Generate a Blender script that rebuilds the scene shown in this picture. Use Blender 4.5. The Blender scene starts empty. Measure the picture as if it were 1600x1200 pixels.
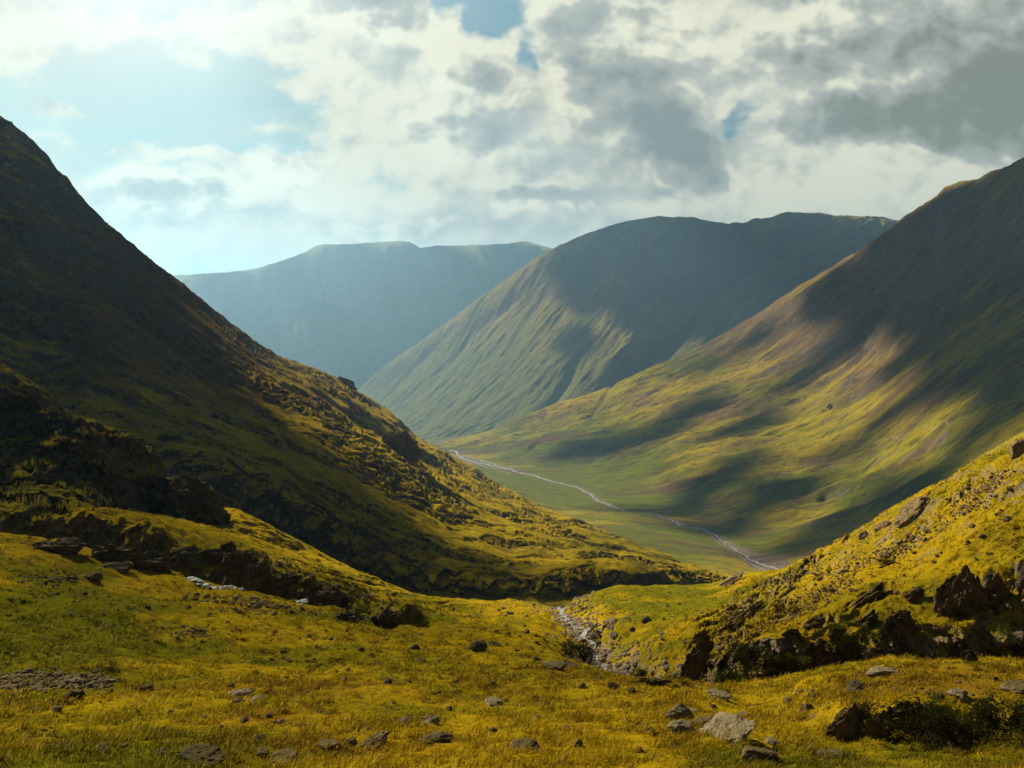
import bpy, bmesh, math, random
import numpy as np
from mathutils import Vector, Matrix
random.seed(7)
sc = bpy.context.scene
COL = sc.collection
R = math.radians

# ---------------------------------------------------------------- camera
F = 1230.0            # focal length in photo pixels (1600 wide)
HV = 470.0            # eye level row
cam_d = bpy.data.cameras.new('camera')
cam = bpy.data.objects.new('camera', cam_d)
COL.objects.link(cam)
cam.location = (0, 0, 0)
cam.rotation_euler = (R(90), 0, 0)
cam_d.sensor_width = 36.0
cam_d.lens = 36.0 * F / 1600.0
cam_d.shift_y = (HV - 600.0) / 1600.0
cam_d.clip_start = 0.2
cam_d.clip_end = 80000
sc.camera = cam

# ---------------------------------------------------------------- light
SUN_AZ = -43.0        # degrees left of the view direction
SUN_EL = 33.0
sdir = Vector((math.sin(R(SUN_AZ)) * math.cos(R(SUN_EL)), math.cos(R(SUN_AZ)) * math.cos(R(SUN_EL)), math.sin(R(SUN_EL))))
ld = bpy.data.lights.new('sun', 'SUN')
ld.energy = 5.0
ld.angle = R(0.5)
ld.color = (1.0, 0.83, 0.52)
lo = bpy.data.objects.new('sun', ld)
lo.rotation_euler = (-sdir).to_track_quat('-Z', 'Y').to_euler()
COL.objects.link(lo)

sc.view_settings.view_transform = 'Standard'
sc.view_settings.look = 'None'
sc.view_settings.exposure = 1.27
sc.view_settings.gamma = 1.0
sc.cycles.use_denoising = True
try:
    sc.cycles.denoiser = 'OPENIMAGEDENOISE'
except Exception:
    pass
sc.cycles.max_bounces = 4
sc.cycles.diffuse_bounces = 2
sc.cycles.glossy_bounces = 1
sc.cycles.transmission_bounces = 2
sc.cycles.volume_bounces = 0
sc.cycles.transparent_max_bounces = 8
sc.cycles.caustics_reflective = False
sc.cycles.caustics_refractive = False

# ---------------------------------------------------------------- node helpers
class S:
    """thin wrapper so that node maths reads like maths"""
    def __init__(s, nt, sock): s.nt = nt; s.k = sock
    def _m(s, op, *a, clamp=False):
        n = s.nt.nodes.new('ShaderNodeMath'); n.operation = op; n.use_clamp = clamp
        for i, v in enumerate((s,) + a):
            if isinstance(v, S): s.nt.links.new(v.k, n.inputs[i])
            else: n.inputs[i].default_value = float(v)
        return S(s.nt, n.outputs[0])
    def __add__(s, o): return s._m('ADD', o)
    def __sub__(s, o): return s._m('SUBTRACT', o)
    def __mul__(s, o): return s._m('MULTIPLY', o)
    def __truediv__(s, o): return s._m('DIVIDE', o)
    def __rsub__(s, o): return (s * -1.0)._m('ADD', o)
    __radd__ = __add__
    __rmul__ = __mul__
    def clamp(s): return s._m('ADD', 0.0, clamp=True)
    def pow(s, e): return s._m('POWER', e)
    def max(s, o): return s._m('MAXIMUM', o)
    def min(s, o): return s._m('MINIMUM', o)
    def exp(s): return s._m('EXPONENT')
    def ss(s, a, b):
        n = s.nt.nodes.new('ShaderNodeMapRange'); n.interpolation_type = 'SMOOTHSTEP'
        s.nt.links.new(s.k, n.inputs[0])
        n.inputs[1].default_value = a; n.inputs[2].default_value = b
        n.inputs[3].default_value = 0.0; n.inputs[4].default_value = 1.0
        if a > b:
            n.inputs[1].default_value = b; n.inputs[2].default_value = a
            n.inputs[3].default_value = 1.0; n.inputs[4].default_value = 0.0
        return S(s.nt, n.outputs[0])

def mixc(nt, f, a, b, mode='MIX'):
    n = nt.nodes.new('ShaderNodeMix'); n.data_type = 'RGBA'; n.blend_type = mode
    def put(sock, v):
        if isinstance(v, S): nt.links.new(v.k, sock)
        elif isinstance(v, (int, float)): sock.default_value = v
        else: sock.default_value = (v[0], v[1], v[2], 1.0)
    put(n.inputs['Factor'], f) if not isinstance(f, (int, float)) else setattr(n.inputs['Factor'], 'default_value', f)
    put(n.inputs[6], a); put(n.inputs[7], b)
    return S(nt, n.outputs[2])

def comb(nt, x, y, z):
    n = nt.nodes.new('ShaderNodeCombineXYZ')
    for i, v in enumerate((x, y, z)):
        if isinstance(v, S): nt.links.new(v.k, n.inputs[i])
        else: n.inputs[i].default_value = v
    return S(nt, n.outputs[0])

def vscale(nt, v, s, off=(0, 0, 0)):
    n = nt.nodes.new('ShaderNodeMapping')
    nt.links.new(v.k, n.inputs[0]); n.inputs['Scale'].default_value = s if isinstance(s, tuple) else (s, s, s)
    n.inputs['Location'].default_value = off
    return S(nt, n.outputs[0])

def noise(nt, v, scale, detail=4, rough=0.55, dist=0.0, lac=2.0):
    n = nt.nodes.new('ShaderNodeTexNoise')
    nt.links.new(v.k, n.inputs['Vector'])
    n.inputs['Scale'].default_value = scale; n.inputs['Detail'].default_value = detail
    n.inputs['Roughness'].default_value = rough; n.inputs['Distortion'].default_value = dist
    n.inputs['Lacunarity'].default_value = lac
    return S(nt, n.outputs[0])

# ---------------------------------------------------------------- sky
world = bpy.data.worlds.new('World'); sc.world = world
world.use_nodes = True
wt = world.node_tree
for n in list(wt.nodes): wt.nodes.remove(n)
out = wt.nodes.new('ShaderNodeOutputWorld')
bg = wt.nodes.new('ShaderNodeBackground')
wt.links.new(bg.outputs[0], out.inputs[0])
bg.inputs[1].default_value = 0.0755
sky = wt.nodes.new('ShaderNodeTexSky')
sky.sky_type = 'NISHITA'; sky.sun_disc = False
sky.sun_elevation = R(SUN_EL); sky.sun_rotation = R(SUN_AZ)
sky.air_density = 1.0; sky.dust_density = 1.5; sky.ozone_density = 1.5
tc = wt.nodes.new('ShaderNodeTexCoord')
sep = wt.nodes.new('ShaderNodeSeparateXYZ')
wt.links.new(tc.outputs['Generated'], sep.inputs[0])
dx, dy, dz = (S(wt, sep.outputs[i]) for i in range(3))
# tangent-plane coordinates of the sky direction, round due "north" (+Y)
yy = dy.max(0.12)
GU = dx / yy
GV = dz.max(0.0) / yy
P = comb(wt, GU, GV, 0.0)
def P_(u, v): return ((u - 800.0) / F, (HV - v) / F)
# domain warp for billowing edges
w1 = noise(wt, P, 4.0, 3, 0.5) - 0.5
w2 = noise(wt, vscale(wt, P, 1.0, (7.3, 2.1, 0.0)), 4.0, 3, 0.5) - 0.5
w3 = noise(wt, vscale(wt, P, 1.0, (1.3, 5.1, 3.0)), 15.0, 3, 0.6) - 0.5
w4 = noise(wt, vscale(wt, P, 1.0, (9.3, 4.1, 5.0)), 15.0, 3, 0.6) - 0.5
WU = GU + w1 * 0.13 + w3 * 0.05
WV = GV + w2 * 0.11 + w4 * 0.045
def blobs(lst, U=WU, V=WV):
    tot = None
    for (u, v, ru, rv, w) in lst:
        cu, cv = P_(u, v)
        a = (U - cu) * (F / ru); b = (V - cv) * (F / rv)
        e = ((a * a + b * b) * -1.0).exp() * w
        tot = e if tot is None else tot + e
    return tot
fb = noise(wt, vscale(wt, P, (1.0, 1.35, 1.0)), 7.0, 9, 0.56, 0.25)
fbl = noise(wt, vscale(wt, P, (1.0, 1.9, 1.0), (3.0, 1.0, 2.0)), 3.2, 6, 0.55, 0.3)
pn0 = wt.nodes.new('ShaderNodeTexVoronoi'); pn0.feature = 'SMOOTH_F1'; pn0.voronoi_dimensions = '2D'; pn0.normalize = True
for k_, v_ in (('Scale', 8.0), ('Detail', 3.0), ('Roughness', 0.55), ('Lacunarity', 2.1), ('Smoothness', 0.35)): pn0.inputs[k_].default_value = v_
wt.links.new(comb(wt, GU + w1 * 0.05 + w3 * 0.02, (GV + w2 * 0.05 + w4 * 0.02) * 1.25, 0.0).k, pn0.inputs['Vector'])
puff0 = S(wt, pn0.outputs['Distance'])
COVER = [(330, 50, 50, 26, 1.1), (420, 50, 60, 34, 1.0), (300, 112, 40, 14, 0.55), (200, 60, 70, 24, 0.9), (180, 190, 200, 14, 0.75), (300, 238, 200, 12, 0.8), (420, 190, 60, 14, 0.5), (20, 70, 60, 70, 1.0), (110, 55, 80, 45, 0.7), (540, 30, 190, 70, 1.4), (640, 120, 90, 60, 1.0), (440, 135, 70, 35, 0.7),
         (720, 160, 150, 90, 1.2), (560, 230, 150, 70, 0.95), (880, 230, 160, 120, 1.2), (930, 80, 110, 90, 1.2),
         (1040, 200, 130, 130, 1.1), (1250, 80, 260, 90, 1.3), (1420, 150, 260, 160, 1.4), (1150, 260, 160, 70, 0.6), (1050, 10, 160, 60, 1.2),
         (170, 290, 80, 36, 0.9), (260, 320, 130, 50, 1.0), (360, 330, 90, 45, 0.9), (320, 375, 200, 35, 0.7), (600, 350, 260, 50, 1.0),
         (840, 335, 180, 50, 1.0), (350, 405, 260, 30, 0.9), (700, 380, 300, 34, 0.9), (1150, 360, 400, 40, 0.9), (1200, 310, 300, 40, 0.8), (1700, 200, 300, 300, 1.3)]
HOLES = [(765, 18, 70, 42, 1.7), (838, 105, 24, 46, 1.5), (1160, 165, 40, 50, 1.35), (300, 170, 200, 55, 0.9), (700, 25, 40, 25, 0.4)]
cov = blobs(COVER) - blobs(HOLES) + (fb - 0.5) * 3.0 + (0.36 - puff0) * 1.5 + (fbl - 0.5) * 1.2 + (noise(wt, vscale(wt, P, (1.0, 1.2, 1.0), (8, 2, 1)), 26.0, 5, 0.6) - 0.5) * 0.7 - 0.12
fd = noise(wt, vscale(wt, P, (1.0, 1.5, 1.0), (5.0, 3.0, 2.0)), 13.0, 6, 0.6, 0.2)
C = (cov + (fd - 0.5) * 1.3).ss(0.08, 0.78)
thick = cov.ss(0.55, 2.0)
# heavier, darker parts of the cloud field
DARK = [(545, 5, 90, 34, 1.0), (1400, 110, 170, 80, 0.55), (1060, 215, 90, 80, 0.75), (1110, 255, 90, 34, 0.6), (1300, 200, 160, 50, 0.6), (895, 105, 34, 50, 0.5), (1600, 110, 110, 190, 0.9),
        (480, 268, 60, 24, 0.9), (260, 312, 80, 24, 0.9), (375, 306, 40, 16, 0.9), (350, 348, 110, 14, 0.6), (830, 318, 100, 18, 0.7), (700, 345, 100, 16, 0.5), (560, 345, 60, 12, 0.4), (780, 215, 60, 50, 0.45), (1020, 290, 80, 26, 0.5),
        (640, 90, 50, 30, 0.4), (960, 20, 60, 30, 0.3), (1230, 60, 80, 30, 0.2)]
BRI = [(1240, 110, 50, 40, 0.5), (1230, 235, 60, 30, 0.5), (1430, 235, 50, 20, 0.5), (1350, 300, 200, 24, 0.6), (640, 200, 120, 60, 0.35), (720, 110, 70, 50, 0.3), (950, 130, 60, 50, 0.3), (1100, 20, 120, 30, 0.3), (600, 290, 200, 25, 0.3)]
# billows: smooth cells inside cells; light comes from the upper left, so compare with a point nearer to it
def puff(off, sc0=8.0, det=3.0):
    n = wt.nodes.new('ShaderNodeTexVoronoi'); n.feature = 'SMOOTH_F1'; n.voronoi_dimensions = '2D'
    n.inputs['Scale'].default_value = sc0; n.inputs['Detail'].default_value = det; n.inputs['Roughness'].default_value = 0.55
    n.inputs['Lacunarity'].default_value = 2.1; n.inputs['Smoothness'].default_value = 0.35; n.normalize = True
    q = comb(wt, GU + w1 * 0.05 + w3 * 0.02 + off[0], (GV + w2 * 0.05 + w4 * 0.02 + off[1]) * 1.25, 0.0)
    wt.links.new(q.k, n.inputs['Vector'])
    return S(wt, n.outputs['Distance'])
pf = puff((0, 0)); pf2 = puff((-0.011, 0.016))
relief = (pf2 - pf)          # positive on the sunward side of each billow
fade = (GV * 5.0 + 0.25).clamp()
dk = (blobs(DARK) * 0.6 - blobs(BRI) * 0.75 + thick * 0.22 + (fbl - 0.5) * 0.9 + (fd - 0.5) * 1.2 * fade - relief * 2.6 * fade + (pf - 0.35) * 0.9 * fade + 0.10)
bright = (4.75, 4.6, 3.55)
midc = (3.1, 3.2, 2.75)
darkc = (1.25, 1.36, 1.02)
c1 = mixc(wt, dk.ss(-0.05, 0.65), bright, midc)
dcol = mixc(wt, (GU * 2.2 - 0.1).clamp(), (1.45, 1.72, 1.75), darkc)
c2 = mixc(wt, dk.ss(0.35, 1.5), c1, dcol)
# clear air behind: sky texture washed out towards the horizon and the sun by thin high cloud
sunp = ((GU - P_(220, -50)[0]) * 4.4); sunq = ((GV - P_(220, -50)[1]) * 7.5)
glow = ((sunp * sunp + sunq * sunq) * -1.0).exp()
veiln = noise(wt, vscale(wt, P, (1.0, 7.0, 1.0)), 2.6, 7, 0.6, 0.7)
veil = (GU * -0.9 + 0.32 + (veiln - 0.5) * (2.4 - GV.ss(0.15, 0.3) * 1.7) + GV * -0.5 + glow * 0.3 + GV.ss(0.14, 0.05) * 0.7).clamp()
skc = mixc(wt, 1.0, S(wt, sky.outputs[0]), (0.17, 0.33, 0.34), 'MULTIPLY')
clear = mixc(wt, (veil * 0.9 + 0.10).clamp(), skc, (2.85, 3.35, 3.0))
clouds = mixc(wt, C, clear, c2)
# nearer cumulus towers in front: bright rims, grey bellies
FRONT = [(905, 70, 50, 60, 1.3), (930, 140, 70, 70, 1.3), (1010, 170, 90, 80, 1.3), (1075, 240, 90, 56, 1.4), (1000, 30, 70, 40, 0.8), (770, 130, 48, 46, 1.2), (720, 170, 70, 60, 1.2), (700, 215, 110, 40, 0.9),
         (640, 50, 60, 50, 1.2), (545, 20, 90, 46, 1.3), (700, 60, 22, 30, 0.6), (475, 265, 70, 30, 1.2), (520, 225, 60, 26, 0.7), (255, 305, 90, 34, 1.2), (180, 275, 50, 18, 0.7), (370, 305, 44, 24, 1.1), (330, 350, 90, 16, 0.8),
         (840, 322, 110, 22, 1.3), (640, 345, 90, 14, 1.1), (740, 100, 40, 30, .6), (1330, 40, 200, 90, 1.4), (1480, 170, 180, 80, 1.3), (1280, 200, 80, 50, 1.2), (1600, 120, 120, 200, 1.2), (1190, 90, 60, 40, 0.8), (1130, 270, 60, 22, .8)]
GAP = [(1160, 165, 34, 44, 1.5), (838, 110, 22, 50, 0.8), (1230, 245, 40, 20, 0.8), (1430, 240, 50, 16, 0.7)]
covF = blobs(FRONT) - blobs(GAP) + (fb - 0.5) * 2.2 + (0.34 - pf) * 2.2 + (fd - 0.5) * 0.7 - 0.55
CF = covF.ss(-0.06, 0.40)
BELLY = [(1080, 235, 90, 60, 0.7), (1000, 130, 50, 60, 0.3), (545, -5, 90, 30, 0.8), (1560, 120, 140, 220, 0.7), (1330, 190, 160, 60, 0.5), (780, 225, 60, 50, 0.3), (895, 105, 26, 40, 0.3), (830, 325, 90, 16, 0.3), (260, 315, 80, 24, 0.2)]
dF = covF * 0.42 + blobs(BELLY) - relief * 2.8 + (fd - 0.5) * 0.9 + (fbl - 0.5) * 0.8 - 0.02
f1c = mixc(wt, dF.ss(0.02, 0.55), (5.0, 4.85, 3.75), (2.5, 2.62, 2.3))
f2c = mixc(wt, dF.ss(0.40, 1.2), f1c, dcol)
clouds = mixc(wt, CF, clouds, f2c)
glowed = mixc(wt, (glow * (0.35 + fb * 0.9)).clamp(), clouds, (5.6, 5.3, 4.8), 'MIX')
# below the horizon the world is a dull earth tone (seen by nothing but bounce light)
final = mixc(wt, dz.ss(-0.02, 0.0), (0.5, 0.5, 0.3), glowed)
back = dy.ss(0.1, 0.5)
# unseen sky overhead, darkened to hold down the ambient light
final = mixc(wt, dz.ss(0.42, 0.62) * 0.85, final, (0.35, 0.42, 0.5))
final2 = mixc(wt, back, mixc(wt, dz.ss(0.0, 0.02), (0.5, 0.5, 0.3), (0.22, 0.27, 0.36)), final)  # sky behind the camera darkened too, so shaded land stays deep
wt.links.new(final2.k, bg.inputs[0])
world.cycles.sampling_method = 'MANUAL'
world.cycles.sample_map_resolution = 256
# ---------------------------------------------------------------- numpy noise
def _h(ix, iy, seed):
    n = (ix.astype(np.int64) * 374761393 + iy.astype(np.int64) * 668265263 + seed * 974634777) & 0xFFFFFFFF
    n = ((n ^ (n >> 13)) * 1274126177) & 0xFFFFFFFF
    return (n ^ (n >> 16)) & 0xFFFFFFFF
def pn(x, y, seed=0):
    ix = np.floor(x); iy = np.floor(y); fx = x - ix; fy = y - iy
    ux = fx * fx * fx * (fx * (fx * 6 - 15) + 10); uy = fy * fy * fy * (fy * (fy * 6 - 15) + 10)
    def g(ox, oy):
        a = _h(ix + ox, iy + oy, seed) * (2 * math.pi / 4294967296.0)
        return np.cos(a) * (fx - ox) + np.sin(a) * (fy - oy)
    a = g(0, 0); b = g(1, 0); c = g(0, 1); d = g(1, 1)
    return ((a + (b - a) * ux) + ((c + (d - c) * ux) - (a + (b - a) * ux)) * uy) * 1.5
def fbm(x, y, o=4, seed=0, gain=0.5, lac=2.03):
    t = 0; a = 1.0; n = 0
    for i in range(o):
        t = t + a * pn(x, y, seed + i * 17); n += a * a; x = x * lac + 3.1; y = y * lac + 1.7; a *= gain
    return t
def ridged(x, y, o=4, seed=0, gain=0.5):
    t = 0; a = 1.0
    for i in range(o):
        t = t + a * (1 - 2 * np.abs(pn(x, y, seed + i * 17))); x = x * 2.03 + 3.1; y = y * 2.03 + 1.7; a *= gain
    return t
def sstep(x, a, b):
    t = np.clip((x - a) / (b - a), 0, 1); return t * t * (3 - 2 * t)

# ---------------------------------------------------------------- lofted terrain sheets
# A sheet is a height field measured along sight fans: each guide line says, for a bearing u, how far away
# (d, metres) and how high (as image row v) a feature of the land lies: gully floor, bank top, crest ...
def smooth(a, n):
    if n < 1: return a
    k = np.hanning(2 * n + 3)[1:-1]; k /= k.sum()
    return np.convolve(np.pad(a, n, mode='edge'), k, mode='valid')
class Sheet:
    def __init__(s, name, U, lines, rows, sm=6, smv=None):
        s.name = name; s.U = U; K = len(lines)
        LD = np.zeros((K, len(U))); V = np.zeros((K, len(U)))
        for k, L in enumerate(lines):
            uu = [p[0] for p in L]
            LD[k] = smooth(np.interp(U, uu, [math.log(p[1]) for p in L]), 30)
            V[k] = smooth(np.interp(U, uu, [p[2] for p in L]), sm if smv is None else smv[k])
        t = [];
        for k, n in enumerate(rows): t += list(k + np.arange(n) / n)
        t.append(K - 1.0); t = np.array(t)
        def pch(Y):
            D = np.diff(Y, axis=0)
            m = np.zeros_like(Y)
            a, b = D[:-1], D[1:]
            ok = (a * b) > 0
            m[1:-1] = np.where(ok, 2 * a * b / np.where(ok, a + b, 1), 0)
            m[0] = D[0]; m[-1] = D[-1]
            i = np.minimum(t.astype(int), K - 2); f = (t - i)[:, None]
            y0, y1, m0, m1 = Y[i], Y[i + 1], m[i], m[i + 1]
            return (2*f**3-3*f**2+1)*y0 + (f**3-2*f**2+f)*m0 + (-2*f**3+3*f**2)*y1 + (f**3-f**2)*m1
        s.D = np.exp(pch(LD)); VV = pch(V)
        s.t = t
        s.X = (U[None, :] - 800.0) / F * s.D
        s.Z = (HV - VV) / F * s.D
        s.T = np.repeat(t[:, None], len(U), 1)
    def rough_face(s, mask, amp, wl, seed):
        """break a steep face up in and out, along the sight fan"""
        n = fbm(s.X / wl, s.Z / wl * .8 + s.D / wl * .3, 5, seed, .6) + .6 * (ridged(s.X / wl * .6 + 9, s.Z / wl * .5, 3, seed + 4) - .7)
        s.D = s.D + mask * amp * n
        s.X = (s.U[None, :] - 800.0) / F * s.D
    def V(s): return HV - s.Z / s.D * F
    def slope(s, Z=None):
        Z = s.Z if Z is None else Z
        # gradient in world space from the fan grid
        Zi, Zj = np.gradient(Z); Xi, Xj = np.gradient(s.X); Yi, Yj = np.gradient(s.D)
        det = Xi * Yj - Xj * Yi
        det = np.where(np.abs(det) < 1e-9, 1e-9, det)
        gx = (Zi * Yj - Zj * Yi) / det; gy = (Xi * Zj - Xj * Zi) / det
        return gx, gy
    def at(s, u, v):
        """first ground met by the sight line through photo point (u, v)"""
        j = int(np.clip(np.searchsorted(s.U, u), 1, len(s.U) - 1))
        col = s.V()[:, j] if not hasattr(s, '_V') else s._V[:, j]
        k = np.nonzero(col <= v)[0]
        i = int(k[0]) if len(k) else len(col) - 1
        d = s.D[i, j]
        return Vector(((u - 800.0) / F * d, d, s.Z[i, j])), i, j
    def z(s, x, y):
        u = 800.0 + x / y * F
        j = int(np.clip(np.searchsorted(s.U, u), 1, len(s.U) - 1))
        return float(np.interp(y, s.D[:, j], s.Z[:, j]))
    def build(s, mat, attrs=None, kind='structure'):
        s._V = s.V()
        nr, nc = s.D.shape
        co = np.stack([s.X, s.D, s.Z], -1).reshape(-1, 3).astype(np.float32)
        i = np.arange(nr * nc).reshape(nr, nc)
        q = np.stack([i[:-1, :-1], i[:-1, 1:], i[1:, 1:], i[1:, :-1]], -1).reshape(-1, 4).astype(np.int32)
        o = mesh_np(s.name, co, q, mat, smooth_=True, attrs=attrs)
        o['kind'] = kind
        return o
def mesh_np(name, co, faces, mat, smooth_=False, attrs=None, parent=None):
    """faces: (n,k) int array"""
    me = bpy.data.meshes.new(name)
    n, k = faces.shape
    me.vertices.add(len(co)); me.vertices.foreach_set('co', np.ascontiguousarray(co, dtype=np.float32).ravel())
    me.loops.add(n * k); me.loops.foreach_set('vertex_index', np.ascontiguousarray(faces, dtype=np.int32).ravel())
    me.polygons.add(n); me.polygons.foreach_set('loop_start', np.arange(0, n * k, k, dtype=np.int32))
    me.polygons.foreach_set('use_smooth', np.full(n, smooth_, dtype=bool))
    for nm, arr in (attrs or {}).items():
        a = me.attributes.new(nm, 'FLOAT', 'POINT'); a.data.foreach_set('value', np.ascontiguousarray(arr, dtype=np.float32).ravel())
    me.update(calc_edges=True)
    me.materials.append(mat)
    o = bpy.data.objects.new(name, me); COL.objects.link(o)
    if parent is not None: o.parent = parent
    return o

# ---------------------------------------------------------------- ground materials
def attr(nt, nm):
    n = nt.nodes.new('ShaderNodeAttribute'); n.attribute_name = nm
    return S(nt, n.outputs['Fac'])
def new_mat(name):
    m = bpy.data.materials.new(name); m.use_nodes = True
    nt = m.node_tree
    for n in list(nt.nodes): nt.nodes.remove(n)
    return m, nt, nt.nodes.new('ShaderNodeOutputMaterial')
def bump(nt, h, dist, strength=1.0, normal=None):
    n = nt.nodes.new('ShaderNodeBump'); n.inputs['Distance'].default_value = dist; n.inputs['Strength'].default_value = strength
    nt.links.new(h.k, n.inputs['Height'])
    if normal is not None: nt.links.new(normal.outputs[0], n.inputs['Normal'])
    return n
def principled(nt, outn, col, rough=0.9, nrm=None, spec=0.15):
    b = nt.nodes.new('ShaderNodeBsdfPrincipled')
    if isinstance(col, S): nt.links.new(col.k, b.inputs['Base Color'])
    else: b.inputs['Base Color'].default_value = (*col, 1)
    if isinstance(rough, S): nt.links.new(rough.k, b.inputs['Roughness'])
    else: b.inputs['Roughness'].default_value = rough
    b.inputs['Specular IOR Level'].default_value = spec
    if nrm is not None: nt.links.new(nrm.outputs[0], b.inputs['Normal'])
    nt.links.new(b.outputs[0], outn.inputs[0])
    return b

def sward_colour(nt, pos, a, b, c, d, sc_, lush=None, rust=None):
    """patchy upland grass: a yellow, b green, c rusty, d dark heather"""
    n1 = noise(nt, pos, sc_, 6, 0.62, 0.6)
    n2 = noise(nt, vscale(nt, pos, 1.0, (31, 7, 0)), sc_ * 2.7, 6, 0.62, 0.4)
    n3 = noise(nt, vscale(nt, pos, 1.0, (11, 57, 0)), sc_ * 9.0, 4, 0.6)
    g = n1 - 0.5
    if lush is not None: g = g + lush * 0.45
    col = mixc(nt, (g * 5.0 + 0.22).clamp(), a, b)
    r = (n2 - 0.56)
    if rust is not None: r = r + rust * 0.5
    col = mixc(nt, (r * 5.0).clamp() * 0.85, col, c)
    col = mixc(nt, ((n3 - 0.53) * 6.0).clamp() * 0.8, col, d)
    return col

YEL = (0.262, 0.185, 0.005); GRN = (0.088, 0.088, 0.004); RUS = (0.135, 0.078, 0.006); HEA = (0.026, 0.020, 0.007)
def ground_mat(name, grass_scale, rock_col=((0.10, 0.08, 0.055), (0.25, 0.20, 0.15)), bumps=((0.5, 0.6), (2.5, 0.2)), cols=(YEL, GRN, RUS, HEA), streak=None, rock_lo=0.80, rock_hi=0.62, extra=None, sheen=0.35, mid=0.35):
    m, nt, o = new_mat(name)
    tcn = nt.nodes.new('ShaderNodeTexCoord'); pos = S(nt, tcn.outputs['Object'])
    if streak is not None:
        mp = nt.nodes.new('ShaderNodeMapping'); mp.inputs['Rotation'].default_value = (0, 0, streak[0]); mp.inputs['Scale'].default_value = (streak[1], 1, streak[1])
        # rotate first, then stretch along the fall line
        mp0 = nt.nodes.new('ShaderNodeMapping'); mp0.inputs['Rotation'].default_value = (0, 0, streak[0])
        nt.links.new(pos.k, mp0.inputs[0]); mp.inputs['Rotation'].default_value = (0, 0, 0)
        nt.links.new(mp0.outputs[0], mp.inputs[0]); cp = S(nt, mp.outputs[0])
    else: cp = pos
    col = sward_colour(nt, cp, *cols, grass_scale, attr(nt, 'lush'), attr(nt, 'rust'))
    geo = nt.nodes.new('ShaderNodeNewGeometry'); sp = nt.nodes.new('ShaderNodeSeparateXYZ')
    nt.links.new(geo.outputs['Normal'], sp.inputs[0]); nz = S(nt, sp.outputs[2])
    rn = noise(nt, pos, grass_scale * 14, 6, 0.65)
    rk = (nz + (rn - 0.5) * 0.35).ss(rock_lo, rock_hi)
    rk = rk.max((attr(nt, 'rock') + (rn - 0.5) * 1.3).ss(0.42, 0.62))
    rn2 = noise(nt, vscale(nt, pos, (1, 1, 2.5)), grass_scale * 40, 6, 0.7)
    rcol = mixc(nt, rn2.ss(0.35, 0.68), rock_col[0], rock_col[1])
    col = mixc(nt, rk, col, rcol)
    # tussocks, rushes, small stones: fine mottling that belongs to the cover itself
    f0 = noise(nt, cp, grass_scale * 9, 7, 0.7, 0.3)
    col = mixc(nt, ((f0 - 0.54) * 7.0).clamp() * mid, col, tuple(x * 1.1 for x in cols[3]))
    col = mixc(nt, ((f0 * -1.0 + 0.44) * 7.0).clamp() * mid * 0.6, col, tuple(x * 1.15 for x in cols[0]))
    f1 = noise(nt, cp, grass_scale * 30, 6, 0.72); f2 = noise(nt, vscale(nt, pos, 1.0, (3, 9, 1)), grass_scale * 95, 4, 0.7)
    col = mixc(nt, ((f1 - 0.5) * 5.0).clamp() * 0.55, col, tuple(x * 0.75 for x in cols[3]))
    col = mixc(nt, ((f2 - 0.55) * 7.0).clamp() * 0.5, col, tuple(x * 0.9 for x in cols[3]))
    col = mixc(nt, ((f2 * -1.0 + 0.40) * 8.0).clamp() * 0.35, col, tuple(min(1, x * 1.5) for x in cols[0]))
    if extra is not None: col = extra(nt, cp, col)
    nrm = None
    for (s_, amp) in bumps:
        h = noise(nt, pos, s_, 8, 0.68)
        nrm = bump(nt, h, amp, 1.0, nrm)
    b = principled(nt, o, col, 1.0, nrm, 0.0)
    # grass seen against the light has a soft bloom
    b.inputs['Sheen Weight'].default_value = sheen
    b.inputs['Sheen Roughness'].default_value = 0.45
    nt.links.new(mixc(nt, rk, mixc(nt, 1.0, col, (3.2, 3.2, 3.2), 'MULTIPLY'), (0.0, 0.0, 0.0)).k, b.inputs['Sheen Tint'])
    return m

def ga(Um, Vm, lst):
    """soft patches of cover given by bearing/row centre, radii and weight"""
    t = np.zeros_like(Um)
    for (u, v, ru, rv, w) in lst: t += w * np.exp(-((Um - u) / ru) ** 2 - ((Vm - v) / rv) ** 2)
    return t
def seg_dist(X, Y, pts):
    """distance to a polyline in plan, and position along it 0..1"""
    best = np.full(X.shape, 1e9); tt = np.zeros(X.shape); L = len(pts) - 1
    for i in range(L):
        ax, ay = pts[i][:2]; bx, by = pts[i + 1][:2]
        vx, vy = bx - ax, by - ay; l2 = vx * vx + vy * vy + 1e-9
        t = np.clip(((X - ax) * vx + (Y - ay) * vy) / l2, 0, 1)
        d = np.hypot(X - ax - t * vx, Y - ay - t * vy)
        m = d < best; best = np.where(m, d, best); tt = np.where(m, (i + t) / L, tt)
    return best, tt

def U_grid(a, b, step_in, step_out=8):
    l = np.arange(a, -20, step_out); m = np.arange(-20, 1620, step_in); r = np.arange(1620, b, step_out)
    return np.concatenate([l, m, r])

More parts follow.
